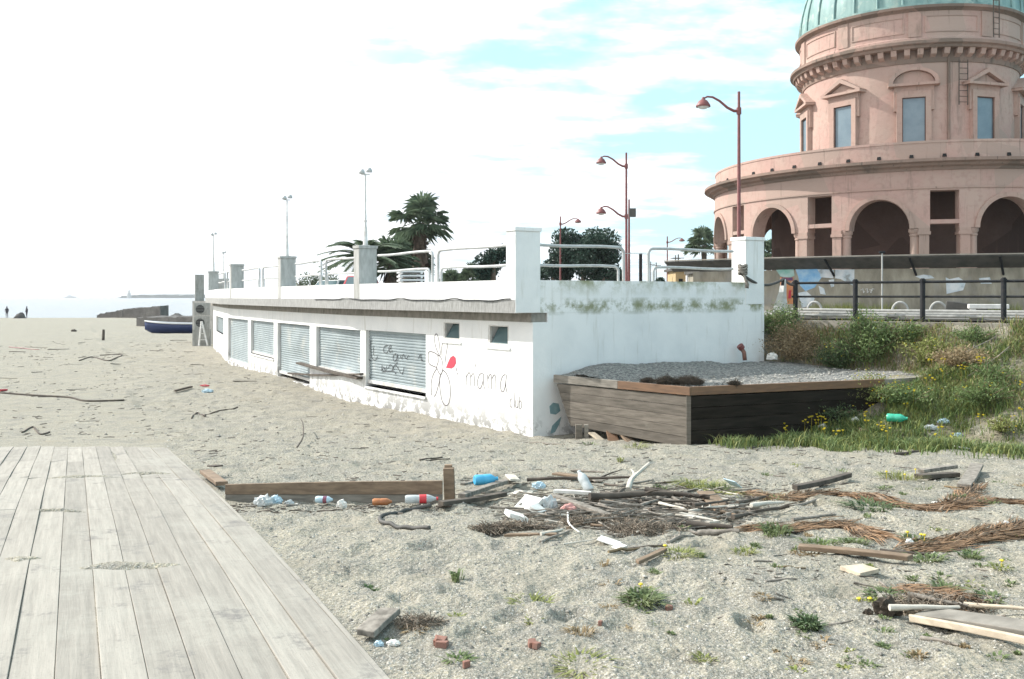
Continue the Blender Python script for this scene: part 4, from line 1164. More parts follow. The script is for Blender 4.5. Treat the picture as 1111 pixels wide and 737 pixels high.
def wallpatch(name, poly, mat, out=.008, label=None):
    # polygon in photo pixels -> triangulated fan refined on the curved wall
    xs = [p[0] for p in poly]; vs = []
    a = [wpx(p[0]) for p in poly]; m = MB()
    pts = [rp(22.5+out, aa, 0) for aa in a]
    vs = [V((q.x,q.y,CZ+(HY-p[1])/F*q.y)) for q, p in zip(pts, poly)]
    c = sum(vs, V((0,0,0)))/len(vs); rad = (c-RC); rad.z = 0; k = (22.5+out+.01)/rad.length; c = V((RC.x+rad.x*k, RC.y+rad.y*k, c.z))
    n = len(vs); m.add(vs+[c], [(i,(i+1)%n,n) for i in range(n)])
    o = m.build(name, mat, rw)
    if label: o['label'] = label
wallpatch('painted_patch', [(842,293),(861,292),(862,299),(856,302),(847,300)], 'poster_green')
wallpatch('painted_patch', [(863,292),(884,292),(899,293),(890,303),(884,312),(874,316),(868,310),(866,300)], 'poster_blue')
wallpatch('poster', [(887,292.5),(905,292.5),(904,302),(890,301)], 'poster_white'); wallpatch('poster', [(906,292.5),(927,292.5),(927,311),(918,306),(912,303),(906,302)], 'poster_white')
wallpatch('poster', [(866,318),(875,316),(884,324),(880,332),(870,334)], 'poster_white'); wallpatch('poster', [(888,310),(894,313),(896,320),(890,319)], 'poster_white')
wallpatch('poster', [(899,304),(905,303),(905,311),(902,312)], 'poster_white')
wallpatch('poster', [(1026,301),(1030,303),(1040,301),(1048,306),(1045,315),(1036,317),(1027,319)], 'poster_white', label='large torn white poster')
wallpatch('poster', [(993,300),(1002,298),(1010,299),(1014,302),(1000,303)], 'poster_white'); wallpatch('poster', [(1062,302),(1074,301),(1076,308),(1064,308)], 'poster_white')
# chalked scribble on the wall
sc = MB()
for l in ([(934,315),(936,313),(937,318),(938,316)],[(939,314),(941,313),(941,318),(943,316)],[(943,315),(945,314),(945,318)],[(946,316),(946.5,313),(948.5,314)]):
    sc.tube([V((rp(22.51,wpx(x)).x, rp(22.51,wpx(x)).y, CZ+(HY-y)/F*rp(22.51,wpx(x)).y)) for x,y in l], .018, 4)
sc.build('chalk_scribble','cloth',rw)
# hoops along the wall foot, thin pole, low concrete bench
hp_lab = ['white half-hoop at the foot of the wall, behind the first railing bay','white half-hoop left of the third railing post','white half-hoop right of the third railing post']
for (px, l) in zip((889,977,1016), hp_lab):
    a = wpx(px); c = rp(23.3,a,2.64); dd = rp(23.3,a+1.4,2.64)-c; dd.normalize(); m = MB()
    m.tube([c+dd*.27*math.cos(t)+V((0,0,.36*math.sin(t))) for t in np.linspace(0,math.pi,14)], .045, 7)
    tag(m.build('hoop','pillar_grey',origin=c,smooth=True), l, 'hoop', 'white hoops along the wall foot')
p = P(957,336,28.0); p.z = 2.62; q = P(957,274,28.0); pr_ = empty('pole', p, 'thin pale metal pole standing before the posters wall', 'pole')
m = MB(); m.tube([p,q],.024,7); m.build('shaft','pillar_grey',pr_); m = MB(); m.tube([q-V((.09,0,0)),q+V((.09,0,0))],.04,6); m.build('cross_piece','black_metal',pr_)
p = P(1072,343,28.2); p.z = 2.62; b_ = empty('concrete_bench', p, 'low pale concrete bench with a broken prop, behind the railing at right', 'bench')
m = MB(); m.box(p+V((0,0,.28)),(1.1,.4,.14),R(-20)); m.build('seat','cloth',b_,bevel=.02); 
for s_ in (-.4,.4): m = MB(); m.box(p+V((s_,-s_*.36,.1)),(.14,.34,.22),R(-20)); m.build('support','cloth',b_)
p = P(1040,338,29.0); p.z = 2.62; m = MB(); m.box(p+V((0,0,.22)),(.75,.4,.38),R(-25),0,R(8)); m.box(p+V((.5,-.2,.16)),(.55,.36,.26),R(-25)); tag(m.build('rubble_block','canopy',origin=p,bevel=.03),'dark grey block of rubble at the wall foot beside the bench','rubble')

# ------------------------------------------------------------------ street lamps
def street_lamp(arms=(1,)):
    r = empty('street_lamp', (0,0,0))
    m = MB(); m.tube([(0,0,0),(0,0,1.2),(0,0,1.25),(0,0,8.05)], [.11,.10,.075,.05], 10); m.tube([(0,0,0),(0,0,.12)],.18,10); o = m.build('pole','red_metal',r); smooth_by_angle(o)
    for z in arms:
        m = MB(); pts = [(0,0,z),(-.18,0,z+.0),(-.42,0,z+.12),(-.7,0,z+.36),(-.95,0,z+.50),(-1.15,0,z+.52),(-1.3,0,z+.44)]
        m.tube(pts, [.06,.055,.05,.045,.04,.035,.03], 8); m.tube([(0,0,z-.12),(0,0,z+.12)],.09,8); o = m.build('arm','red_metal',r); smooth_by_angle(o)
        m = MB(); m.lathe([(.04,z+.50),(.07,z+.42),(.16,z+.36),(.25,z+.22),(.27,z+.16),(.25,z+.14)], (-1.3,0), 16); h = m.build('lamp_head','red_metal',r,smooth=True)
        m = MB(); m.lathe([(.0,z+.06),(.12,z+.08),(.22,z+.15)], (-1.3,0), 12); m.build('glass_bowl','cloth',h,smooth=True)
    return r
sl1 = street_lamp((7.35,)); sl1.location = P(801.7,322,33.5).xy.to_3d()+V((0,0,2.6)); tag(sl1,'tallest red-brown street lamp, in front of the round building','street lamp')
sl2 = street_lamp((7.35,4.75)); sl2.location = P(679.5,322,47.7).xy.to_3d()+V((0,0,2.6)); tag(sl2,'red-brown street lamp with two arms one above the other, left of the round building','street lamp')
sl3 = copy_tree(sl1); sl3.location = P(608,322,68).xy.to_3d()+V((0,0,2.6)); sl3.rotation_euler.z = math.pi; sl3.scale = (1,1,.81); tag(sl3,'small far street lamp with its arm to the right, before the dark tree','street lamp')
sl4 = copy_tree(sl1); sl4.location = P(724,322,82).xy.to_3d()+V((0,0,2.6)); sl4.rotation_euler.z = math.pi; sl4.scale = (1,1,.74); tag(sl4,'faint far street lamp between the white wall rails and the small palm','street lamp')
p = P(682.5,322,55).xy.to_3d()+V((0,0,2.6)); r = empty('floodlight_mast', p, 'plain slim mast with one box floodlight just behind the two-armed lamp', 'mast')
m = MB(); m.tube([p,p+V((0,0,6.4))],[.09,.05],8); m.build('pole','red_metal',r); m = MB(); m.box(p+V((.18,-.1,5.6)),(.4,.3,.5)); m.tube([p+V((0,0,5.6)),p+V((.1,-.05,5.6))],.03,5); m.build('lamp_head','canopy',r)
for (px,ty,Y,l) in ((695,275,60,'dark squat bollard post behind the terrace wall, with a sagging cable'),(738,0,0,None)):
    if l: 
        p = P(px,322,Y).xy.to_3d()+V((0,0,2.6)); q = P(px,ty,Y); m = MB(); m.tube([p,q],.11,8); tag(m.build('post','black_metal',origin=p),l,'post')
for k,(px,ty,Y,l) in enumerate([(733,277,110,'thin distant pole left of the small palm'),(712,285,120,'thin distant pole right of the dark post'),(736,276,95,'thin distant pole with a crossbar near the horizon'),(706,284,130,'farthest thin pole on the horizon')]):
    p = P(px,322,Y).xy.to_3d()+V((0,0,2.6)); q = P(px,ty,Y); m = MB(); m.tube([p,q],.07,5); m.tube([q-V((.6,0,.4)),q+V((.6,0,-.4))],.04,5); tag(m.build('utility_pole','canopy',origin=p),l,'pole')

# ------------------------------------------------------------------ palms, trees
def fan_palm(h, cr, skirt=True, seed=1):
    rnd = random.Random(seed); r = empty('palm_tree',(0,0,0))
    m = MB(); m.tube([(0,0,-.2),(0.02,0,h*.3),(0,.03,h*.7),(0,0,h)], [.34,.26,.24,.26], 10); o = m.build('trunk','trunk',r,smooth=True)
    cr_ = MB()
    for k in range(30):
        az = rnd.uniform(0,6.28); el = R(rnd.uniform(-35,85)); L = cr*rnd.uniform(.45,.6)
        d = V((math.cos(az)*math.cos(el), math.sin(az)*math.cos(el), math.sin(el))); c = V((0,0,h+.1)); tip = c+d*L-V((0,0,.06*L))
        cr_.tube([c, c+d*L*.6, tip], .025, 4)
        side = d.cross(V((0,0,1))).normalized(); 
        if side.length < .1: side = V((1,0,0))
        upv = side.cross(d).normalized(); n = 17; fr = cr*rnd.uniform(.42,.55)
        for j in range(n):
            a = R(lerp(-125,125,j/(n-1))); dd = (d*math.cos(a)+side*math.sin(a)+upv*rnd.uniform(-.12,.12)).normalized(); w_ = side*math.cos(a)-d*math.sin(a)
            w_ = w_*.05*cr*.5
            e0 = tip+dd*fr*.55; e1 = tip+dd*fr*rnd.uniform(.9,1.05)-V((0,0,fr*rnd.uniform(.12,.45)))
            cr_.add([tip, e0+w_, e1, e0-w_], [(0,1,2),(0,2,3)])
    cr_.build('crown','leaf_palm',r)
    if skirt:
        sk = MB()
        for k in range(150):
            az = rnd.uniform(0,6.28); z = h-rnd.uniform(0,h*.38); L = rnd.uniform(.6,1.2); o_ = V((math.cos(az),math.sin(az),0)); s_ = V((-o_.y,o_.x,0))*.10
            a = V((0,0,z))+o_*.22; b = a+o_*.35*rnd.uniform(.3,1.2)-V((0,0,L)); sk.add([a-s_*.4,a+s_*.4,b+s_*1.3,b-s_],[(0,1,2,3)])
        sk.build('dead_frond_skirt','palm_skirt',r)
    return r
def date_palm(h, L, n=34, seed=2):
    rnd = random.Random(seed); r = empty('palm_tree',(0,0,0))
    m = MB(); m.tube([(0,0,-.2),(0,0,h*.5),(0,0,h)], [.42,.34,.40], 10); m.build('trunk','trunk',r,smooth=True)
    cr_ = MB()
    for k in range(n):
        az = 6.28*k/n*2.618+rnd.uniform(-.2,.2); el = R(rnd.uniform(5,75)); pts = []; d0 = V((math.cos(az),math.sin(az),0))
        for i in range(10):
            t = i/9; pts.append(V((0,0,h))+d0*L*(t*math.cos(el)+.25*t*t*math.sin(el))+V((0,0,L*(t*math.sin(el)-.62*t*t*(.55+.45*math.sin(el))))))
        cr_.tube(pts, [.04]*5+[.025]*5, 4)
        for i in range(1,10):
            for sub in (0,.33,.66):
                p = pts[i-1].lerp(pts[i],sub); t_ = (pts[i]-pts[i-1]).normalized(); sd = t_.cross(V((0,0,1))).normalized()
                for s_ in (-1,1):
                    ll = L*.2*(1-.5*i/10)*rnd.uniform(.8,1.1); e = p+(sd*s_*.75+t_*.7+V((0,0,-.15))).normalized()*ll; w_ = t_*.085
                    cr_.add([p-w_,p+w_,e],[(0,1,2)])
    cr_.build('crown','leaf_palm',r); return r
def place(o, px, Y, z=2.6, rz=0, s=1): o.location = P(px,322,Y).xy.to_3d()+V((0,0,z)); o.rotation_euler.z = rz; o.scale = (s,s,s)
f1 = fan_palm(5.4, 2.3, True, 3); place(f1, 456, 60); tag(f1,'tall fan palm with a full green crown and brown skirt, right of the others','palm tree')
d1 = date_palm(2.8, 3.0, 60, 5); place(d1, 397, 55, rz=.4); tag(d1,'broad feathery palm behind the near floodlight pillar','palm tree')
f2 = fan_palm(2.7, 2.0, True, 8); place(f2, 426, 57, rz=1); tag(f2,'low fan palm between the broad palm and the tall one','palm tree')
f3 = fan_palm(3.2, 1.9, True, 12); place(f3, 443, 62); tag(f3,'stocky fan palm with brown hanging fronds, left of the tall palm','palm tree')
f4 = fan_palm(5.5, 2.1, False, 15); place(f4, 764, 88, s=1.0); tag(f4,'small fan palm beside the left edge of the round building','palm tree')
f6 = fan_palm(5.0, 1.9, False, 16); place(f6, 834, 95, s=1); tag(f6,'palm seen through the left arches of the round building','palm tree')
f5 = fan_palm(1.6, 1.6, False, 19); place(f5, 513, 66); tag(f5,'low small palm left of the near white pillar','palm tree')
f7 = fan_palm(1.5, 1.5, False, 21); place(f7, 490, 75); tag(f7,'lowest small palm between the rails left of the near pillar','palm tree')
def leafy(name, base, h, rx, ry, rz, n, ls, mat, label, cat='tree', lobes=9, seed=1, trunk_r=.25, bare=.35):
    rnd = random.Random(seed); r = empty(name, base, label, cat); b = V(base)
    m = MB(); top = b+V((0,0,h-rz*.6)); m.tube([b-V((0,0,.2)), b+V((.05,0,(h-rz)*.5)), top], [trunk_r,trunk_r*.7,trunk_r*.35], 8)
    cs = []
    for k in range(lobes):
        a = rnd.uniform(0,6.28); q = rnd.uniform(.25,.75); c = b+V((rx*q*math.cos(a), ry*q*math.sin(a), h-rz+rz*rnd.uniform(-.6,.7)*(1.1-q*.6))); cs.append((c, rnd.uniform(.32,.55)))
        m.tube([top-V((0,0,rz*.5)), (top+c)/2, c], [trunk_r*.4,trunk_r*.25,trunk_r*.1], 5)
    m.build('trunk','trunk',r)
    vs = np.zeros((n*4,3)); lr = np.random.default_rng(seed)
    ci = lr.integers(0,len(cs),n); cc = np.array([list(c[0]) for c in cs])[ci]; q = np.array([c[1] for c in cs])[ci]
    dv = lr.normal(size=(n,3)); dv /= np.linalg.norm(dv,axis=1)[:,None]; rad = lr.random(n)**.4
    pos = cc+dv*rad[:,None]*np.stack([rx*q,ry*q,rz*q],1)
    t1 = lr.normal(size=(n,3)); t1 /= np.linalg.norm(t1,axis=1)[:,None]; t2 = np.cross(t1, lr.normal(size=(n,3))); t2 /= np.linalg.norm(t2,axis=1)[:,None]
    s = ls*lr.uniform(.6,1.3,n)[:,None]
    vs[0::4] = pos-t1*s; vs[1::4] = pos+t2*s*.5; vs[2::4] = pos+t1*s; vs[3::4] = pos-t2*s*.5
    me = MB(); me.v = [tuple(x) for x in vs]; me.f = [(4*i,4*i+1,4*i+2,4*i+3) for i in range(n)]
    me.build('crown', mat, r); return r
def B(px, Y, z=2.6): p = P(px,322,Y); return (p.x,p.y,z)
leafy('tree', B(632,70), 6.0, 3.0, 3.0, 2.3, 16000, .14, 'leaf_tree', 'big dark rounded evergreen tree behind the front rails', lobes=18, seed=4)
leafy('tree', B(600,72), 4.3, 1.6, 1.6, 1.6, 6000, .14, 'leaf_tree', 'smaller dark tree on the left flank of the big dark tree', lobes=9, seed=6)
leafy('tree', B(535,62), 4.5, 1.3, 1.2, 1.6, 3200, .12, 'leaf_tree', 'open airy dark tree just left of the near white pillar', lobes=9, seed=9)
leafy('tree', B(655,80), 3.2, 2.4, 2.0, 1.5, 4000, .16, 'leaf_tree', 'low dark tree on the right flank of the big dark tree', lobes=8, seed=14)
leafy('tree', B(726,70,2.6), 2.2, 1.0, 1, .8, 1500, .12, 'leaf_tree', 'round dark bush tree by the ochre kiosk', lobes=5, seed=24)
for k,(px,Y) in enumerate(((325,90),(338,92),(352,88))):
    leafy('tree', B(px,Y), 2.9, 1.3, 1, 1.2, 900, .12, 'leaf_palm', ['thin pale shrub tree, leftmost beyond the terrace','thin pale shrub tree, middle of three beyond the terrace','thin pale shrub tree nearest the broad palm'][k], lobes=6, seed=30+k, trunk_r=.1)
# ochre kiosk, wall, far blocks
def house(px0,px1,py,Y,mat,label,depth=5,win=2):
    a = P(px0,322,Y); b = P(px1,322,Y); zt = CZ+(HY-py)/F*Y; wd = b.x-a.x
    r = empty('house', ((a.x+b.x)/2,Y,2.6), label, 'building')
    m = MB(); m.box(((a.x+b.x)/2,Y+depth/2,(2.4+zt)/2),(wd,depth,zt-2.4)); m.build('wall',mat,r)
    m = MB(); m.box(((a.x+b.x)/2,Y+depth/2,zt+.08),(wd+.4,depth+.4,.16)); m.build('roof','canopy',r)
    for k in range(win):
        x = lerp(a.x,b.x,(k+.5)/win); m = MB(); m.box((x,Y-.01,lerp(2.6,zt,.6)),(wd/win*.4,.05,(zt-2.6)*.35)); m.build('window','dark',r)
house(733,744,294,58,'yellow_wall','small ochre kiosk seen through the rails right of the dark post',3,1)
house(745,762,297,75,'white','low white hut between the ochre kiosk and the brown wall',4,2)
house(762,796,296,50,'old_wall','low brown hut left of the end pillar',4,0)
# cars seen over the parapet
def car(p, rz, mat, label):
    r = empty('parked_car', p, label, 'car'); Rm = Matrix.Rotation(rz,3,'Z'); tr = lambda q: V(p)+Rm@V(q)
    m = MB(); side = [(-2,.35),(-2.02,.75),(-1.75,.92),(-1.0,1.0),(-.55,1.46),(.95,1.5),(1.6,1.05),(2,.95),(2.03,.4)]
    vs = [tr((x,-.82 if z < 1.1 else -.66,z)) for x,z in side]+[tr((x,.82 if z < 1.1 else .66,z)) for x,z in side]; n = len(side)
    m.add(vs,[tuple(range(n)),tuple(range(2*n-1,n-1,-1))]+[(i,i+n,(i+1)%n+n,(i+1)%n) for i in range(n)]); b = m.build('body',mat,r,bevel=.05)
    m = MB(); 
    for s_ in (-1,1): m.slab([tr((-.9,s_*.80,1.03)),tr((1.4,s_*.80,1.05)),tr((.9,s_*.685,1.42)),tr((-.5,s_*.685,1.40))], Rm@V((0,s_*.015,0)))
    m.slab([tr((-1.0,-.7,1.04)),tr((-1.0,.7,1.04)),tr((-.6,.6,1.40)),tr((-.6,-.6,1.40))], Rm@V((-.03,0,.02))); m.build('window','glass',r)
    for x in (-1.3,1.3):
        for s_ in (-1,1):
            m = MB(); m.tube([tr((x,s_*.70,.32)),tr((x,s_*.88,.32))],.32,16); m.build('wheel','black_metal',r)
car((P(392,322,46).x,46,2.75), R(95), 'red_paint', 'red car half hidden behind the near floodlight pillar')
car((P(362,322,54).x,54,2.70), R(70), 'boat_white', 'white car just visible over the parapet, left of the red car')
# stacked white sunbeds on the terrace, white lamp post
sb = empty('stacked_sunbeds', P(445,322,29).xy.to_3d()+V((0,0,3.12)), 'stack of white slatted sunbeds on the terrace left of the tall palm', 'sunbeds')
for k in range(6):
    m = MB(); c = V(sb['_w'])+V((0,0,.2+k*.13)); m.box(c,(.75,1.8,.05),R(10)); 
    for s_ in (-.3,.3): m.box(c+V((s_,0,-.05)),(.06,1.7,.05),R(10))
    m.build('sunbed','boat_white',sb)

# ------------------------------------------------------------------ beach, far left
def boat():
    L = 4.5; y0 = 80; p = P(186,361,y0); p.z = T(p.x,p.y); r = empty('rowing_boat', p, 'dark blue wooden boat with white gunwale beached near the far end of the building', 'boat')
    n = 15; secs = []
    for i in range(n):
        t = i/(n-1); x = -L/2+L*t
        hw = .72*math.sin(math.pi*min(1,(t*.62+.02)))**.8 if t < .9 else .70
        hw = max(.03, .74*(1-(1-min(t/.55,1))**2.2)); sh = .86+.22*(1-t)**2.5; kl = .0+.38*(1-min(t/.22,1))**2
        secs.append([( x, -hw, sh),(x,-hw*.86,sh*.55+kl*.3),(x,-hw*.45,.10+kl),(x,0,.0+kl),(x,hw*.45,.10+kl),(x,hw*.86,sh*.55+kl*.3),(x,hw,sh)])
    Rm = Matrix.Rotation(R(4),3,'Z'); tr = lambda q: p+Rm@V(q)+V((0,0,0))
    m = MB(); vs = [tr(q) for s_ in secs for q in s_]; k = 7
    m.add(vs,[(i*k+j,i*k+j+1,(i+1)*k+j+1,(i+1)*k+j) for i in range(n-1) for j in range(k-1)]+[tuple((n-1)*k+j for j in range(k))])
    h = m.build('hull','blue_hull',r,smooth=True); md = h.modifiers.new('s','SOLIDIFY'); md.thickness = .03
    for s_ in (0,6):
        m = MB(); m.tube([tr(s[s_])+V((0,0,.02)) for s in secs], .07, 6); m.build('gunwale','boat_white',r)
    m = MB(); m.box(tr((.3,0,.7)),(.3,1.3,.05),R(4)); m.build('thwart','boat_white',r); m = MB(); m.slab([tr(q) for q in (secs[0][0],secs[4][0],secs[4][6],secs[0][6])],(0,0,.03)); m.build('foredeck','boat_white',r)
boat()
def lowwall(name, px0, px1, ytop0, ytop1, Y0, Y1, th, mat, label, cat='wall', n=14, jit=.12):
    m = MB(); prev = None
    for i in range(n+1):
        t = i/n; Y = lerp(Y0,Y1,t); px = lerp(px0,px1,t); p = P(px,322,Y); zt = CZ+(HY-lerp(ytop0,ytop1,t))/F*Y+random.uniform(-jit,jit)
        ring = [V((p.x,p.y,-1)),V((p.x,p.y,zt)),V((p.x+.1,p.y+th,zt+random.uniform(-jit,jit))),V((p.x+.1,p.y+th,-1))]
        if prev: m.add(prev+ring,[(j,(j+1)%4,(j+1)%4+4,j+4) for j in range(4)])
        else: m.add(ring,[(0,1,2,3)])
        prev = ring
    m.add(prev,[(3,2,1,0)]); o = m.build(name,mat,origin=P(px0,340,Y0)); return tag(o,label,cat)
lowwall('breakwater',105,133,341.5,336,146,143,3,'rock','low dark breakwater wall, left stretch at the water edge','breakwater')
lowwall('breakwater',133.5,174,336,332.5,141,136,3,'rock','higher dark breakwater wall, right stretch at the water edge','breakwater')
lowwall('low_wall',148,213,345.5,343.5,100,94,5,'rock','low rubble-topped concrete wall behind the blue boat','wall',jit=.1)
for k,(px,py,Y,s_,l) in enumerate([(192,340,120,1.7,'brown rocky mound beyond the blue boat'),(204,341,118,1.0,'low brown mound right of the rocky mound'),(180,342,119,1.2,'small brown mound left of the rocky mound'),(21,345,137,1.0,'dark wedge-shaped rock between the two far people')]):
    p = P(px,py,Y); p.z = T(p.x,p.y)-.1; m = MB(); nn = 12; vs = []; fs = []
    hh = s_*(.62 if k < 3 else .95); prof = [(1,0),(.85,.35),(.5,.75),(.15,1)]
    for rr,z in prof:
        for j in range(nn): a = 6.283*j/nn; q = s_*rr*random.uniform(.85,1.15); vs.append((p.x+q*math.cos(a)+(.25*z if k==3 else 0), p.y+q*math.sin(a)*.7, p.z+hh*z*random.uniform(.9,1.1)))
    for i in range(3):
        for j in range(nn): fs.append((i*nn+j,i*nn+(j+1)%nn,(i+1)*nn+(j+1)%nn,(i+1)*nn+j))
    fs.append(tuple(3*nn+j for j in range(nn))); m.add(vs,fs); tag(m.build('rock_mound','rock',origin=p),l,'rock')
def person(px, lab, top, legs, lean):
    p = P(px,345,137.5); p.z = T(p.x,p.y)
    me = bpy.data.meshes.new('person'); 
    J = [(0,0,.93),(0,0,1.15),(0,0,1.38),(0,0,1.5),(0,-.01,1.62),(0,-.01,1.70),
         (-.10,0,.88),(-.12,.05,.48),(-.12,.12,.07),(-.12,0.02,.03),(.10,0,.88),(.12,-.08,.48),(.13,-.05,.07),(.13,-.17,.03),
         (-.19,0,1.38),(-.25,.03,1.12),(-.23,-.08,.9),(.19,0,1.38),(.25,.0,1.12),(.22,-.12,.92)]
    E = [(0,1),(1,2),(2,3),(3,4),(4,5),(0,6),(6,7),(7,8),(8,9),(0,10),(10,11),(11,12),(12,13),(2,14),(14,15),(15,16),(2,17),(17,18),(18,19)]
    rad = [.15,.14,.16,.06,.10,.08,.10,.07,.045,.04,.10,.07,.045,.04,.07,.05,.035,.07,.05,.035]
    me.from_pydata(J,E,[]); o = bpy.data.objects.new('person',me); COL.objects.link(o); o.location = p; o.rotation_euler = (0,0,lean)
    sk = o.modifiers.new('sk','SKIN'); 
    for i, v_ in enumerate(me.skin_vertices[0].data): v_.radius = (rad[i]*1.0, rad[i]*.85); v_.use_root = (i == 0)
    su = o.modifiers.new('su','SUBSURF'); su.levels = 1; su.render_levels = 1; me.materials.append(M[top])
    tag(o, lab, 'person'); o['_w'] = tuple(p)
    # hair cap
    m = MB(); m.lathe([(.0,.12),(.07,.10),(.105,.03),(.10,-.04)], (0,0), 10); h = m.build('hair','dark_coat',smooth=True); h.parent = o; h.location = (0,.01,1.66)
    for k in list(h.keys()):
        if k == 'kind': del h[k]
person(7.5,'person in dark clothes standing at the far left by the water','dark_coat','red_trousers',.3)
person(29,'person in dark clothes standing right of the wedge-shaped rock by the water','dark_coat','red_trousers',-.5)
# post, far headland, ship
p = G(112,368); r = MB(); r.tube([p-V((0,0,.1)), p+V((.03,0,.72))],[.11,.09],7); tag(r.build('wooden_post','drift_dark',origin=p),'short dark post stuck upright in the open sand','post')
m = MB(); Yh = 2600; n = 60; prev = None
for i in range(n+1):
    t = i/n; px = lerp(128,262,t); p = P(px,322,Yh); zt = (1.0 if t < .03 else 6.5+3*vnoise(np.array(t*14.0),np.array(1.0),3)+5*max(0,vnoise(np.array(t*40.0),np.array(2.0),5)))
    ring = [V((p.x,p.y,-2)),V((p.x,p.y,float(zt))),V((p.x,p.y+300,float(zt)*1.2)),V((p.x,p.y+300,-2))]
    if prev: m.add(prev+ring,[(j,(j+1)%4,(j+1)%4+4,j+4) for j in range(4)])
    else: m.add(ring,[(0,1,2,3)])
    prev = ring
m.add(prev,[(3,2,1,0)]); struct(m.build('headland','hill'))
p = P(140,322,2550); m = MB(); m.tube([(p.x,p.y,0),(p.x,p.y,14),(p.x,p.y,15),(p.x,p.y,19)],[6,4,2.4,2],10); m.tube([(p.x,p.y,19),(p.x,p.y,22)],[3,.5],8); tag(m.build('lighthouse','pillar_grey',origin=(p.x,p.y,0)),'tiny pale lighthouse at the tip of the far headland','lighthouse')
p = P(76,322,3000); r = empty('ship', (p.x,p.y,-.75), 'tiny pale ship on the sea horizon', 'ship')
m = MB(); m.slab([(p.x-18,p.y,-.75),(p.x+15,p.y,-.75),(p.x+19,p.y,3.8),(p.x-18,p.y,3.0)],(0,8,0)); m.build('hull','pillar_grey',r)
m = MB(); m.box((p.x-2,p.y+4,5),(18,6,4)); m.box((p.x-4,p.y+4,8.5),(8,5,3)); m.build('superstructure','boat_white',r)
# hills inland, far
def hills(name, px0, px1, Y, hmax, seed):
    m = MB(); n = 70; prev = None
    for i in range(n+1):
        t = i/n; px = lerp(px0,px1,t); p = P(px,322,Y); zt = 4+hmax*math.sin(t*math.pi)**.5*(.55+float(fbm(np.array(t*9.0),np.array(1.0),1,4,seed))*.6)
        ring = [V((p.x,p.y,-4)),V((p.x,p.y+.12*Y,zt)),V((p.x,p.y+.5*Y,-4))]
        if prev: m.add(prev+ring,[(j,(j+1)%3,(j+1)%3+3,j+3) for j in range(3)])
        prev = ring
    struct(m.build(name,'hill',smooth=True))
hills('hills', 610, 1900, 2800, 110, 3)
# ------------------------------------------------------------------ DEBRIS
def stick(px0,py0,px1,py1,r0=.02,mat='drift',label=None,group=None,cat='stick',bend=.06,lift=0,name='driftwood_stick',lift1=None,branch=0):
    A = G(px0,py0); B_ = G(px1,py1); A.z = T(A.x,A.y)+r0*.7+lift; B_.z = T(B_.x,B_.y)+r0*.7+(lift if lift1 is None else lift1)
    L = (B_-A).length; n = 7; pts = []; sd = (B_-A).cross(V((0,0,1))).normalized(); ph = random.uniform(0,6); am = bend*L*random.uniform(.3,1)*random.choice((-1,1))
    for i in range(n):
        t = i/(n-1); p = A.lerp(B_,t)+sd*am*math.sin(t*math.pi+.3*math.sin(ph+t*5)); p.z = max(p.z, T(p.x,p.y)+r0*.5)+.01*math.sin(ph+t*9)*L*.3; pts.append(p)
    rs = [r0*(1-.45*i/(n-1))*random.uniform(.85,1.15) for i in range(n)]
    m = MB(); m.tube(pts, rs, 6)
    for b in range(branch):
        i = random.randint(1,n-2); p = pts[i]; d = ((pts[i+1]-pts[i]).normalized()+sd*random.choice((-1,1))*random.uniform(.5,1)+V((0,0,random.uniform(.1,.5)))).normalized()*L*random.uniform(.12,.25)
        m.tube([p,p+d*.5+V((0,0,.01)),p+d],[rs[i]*.7,rs[i]*.5,rs[i]*.25],5)
    o = m.build(name, mat, origin=(A+B_)/2); smooth_by_angle(o, 60)
    return tag(o, label, cat, group)
def board(px0,py0,px1,py1,wd,th,mat,label,lift=.0,lift1=None,cat='plank',name='plank',roll=0):
    A = G(px0,py0); B_ = G(px1,py1); A.z = T(A.x,A.y)+th/2+lift+.005; B_.z = T(B_.x,B_.y)+th/2+(lift if lift1 is None else lift1)+.005
    up = V((0,0,1))
    if roll: t = (B_-A).normalized(); up = Matrix.Rotation(roll,3,t)@up
    return plank(name, A, B_, wd, th, mat, label, cat, None, up)
# retaining plank beside the boardwalk with its end post
A = G(244,543); B_ = G(480,545)
zt = CZ+(HY-525)/F*A.y
r = empty('retaining_board', A, 'long brown board set on edge in the sand between the boardwalk and a short post', 'board')
def rb(A,B_,ta,tb,ba,bb,th,mat,name):
    m = MB(); n = 8; vs = []; fs = []
    for i in range(n+1):
        t = i/n; p = A.lerp(B_,t); zb = lerp(ba,bb,t); z1 = lerp(ta,tb,t)+.006*math.sin(t*4)
        vs += [(p.x,p.y,zb),(p.x,p.y+th,zb),(p.x,p.y+th,z1),(p.x,p.y,z1)]
    for i in range(n):
        for j in range(4): fs.append((i*4+j,i*4+(j+1)%4,(i+1)*4+(j+1)%4,(i+1)*4+j))
    fs += [(0,1,2,3),tuple(n*4+j for j in (3,2,1,0))]; m.add(vs,fs); return m.build(name,mat,r,bevel=.004)
za = CZ+(HY-526)/F*A.y; zb = CZ+(HY-521.5)/F*B_.y; a0 = CZ+(HY-546)/F*A.y; b0 = CZ+(HY-548)/F*B_.y
rb(A+V((0,0,0)),B_,za,zb,lerp(a0,za,.45)+.004,lerp(b0,zb,.42)+.004,.04,'plank_brown','upper_board'); rb(A+V((0,.012,0)),B_+V((0,.012,0)),lerp(a0,za,.45),lerp(b0,zb,.42),a0-.1,b0-.1,.04,'wood_grey','lower_board')
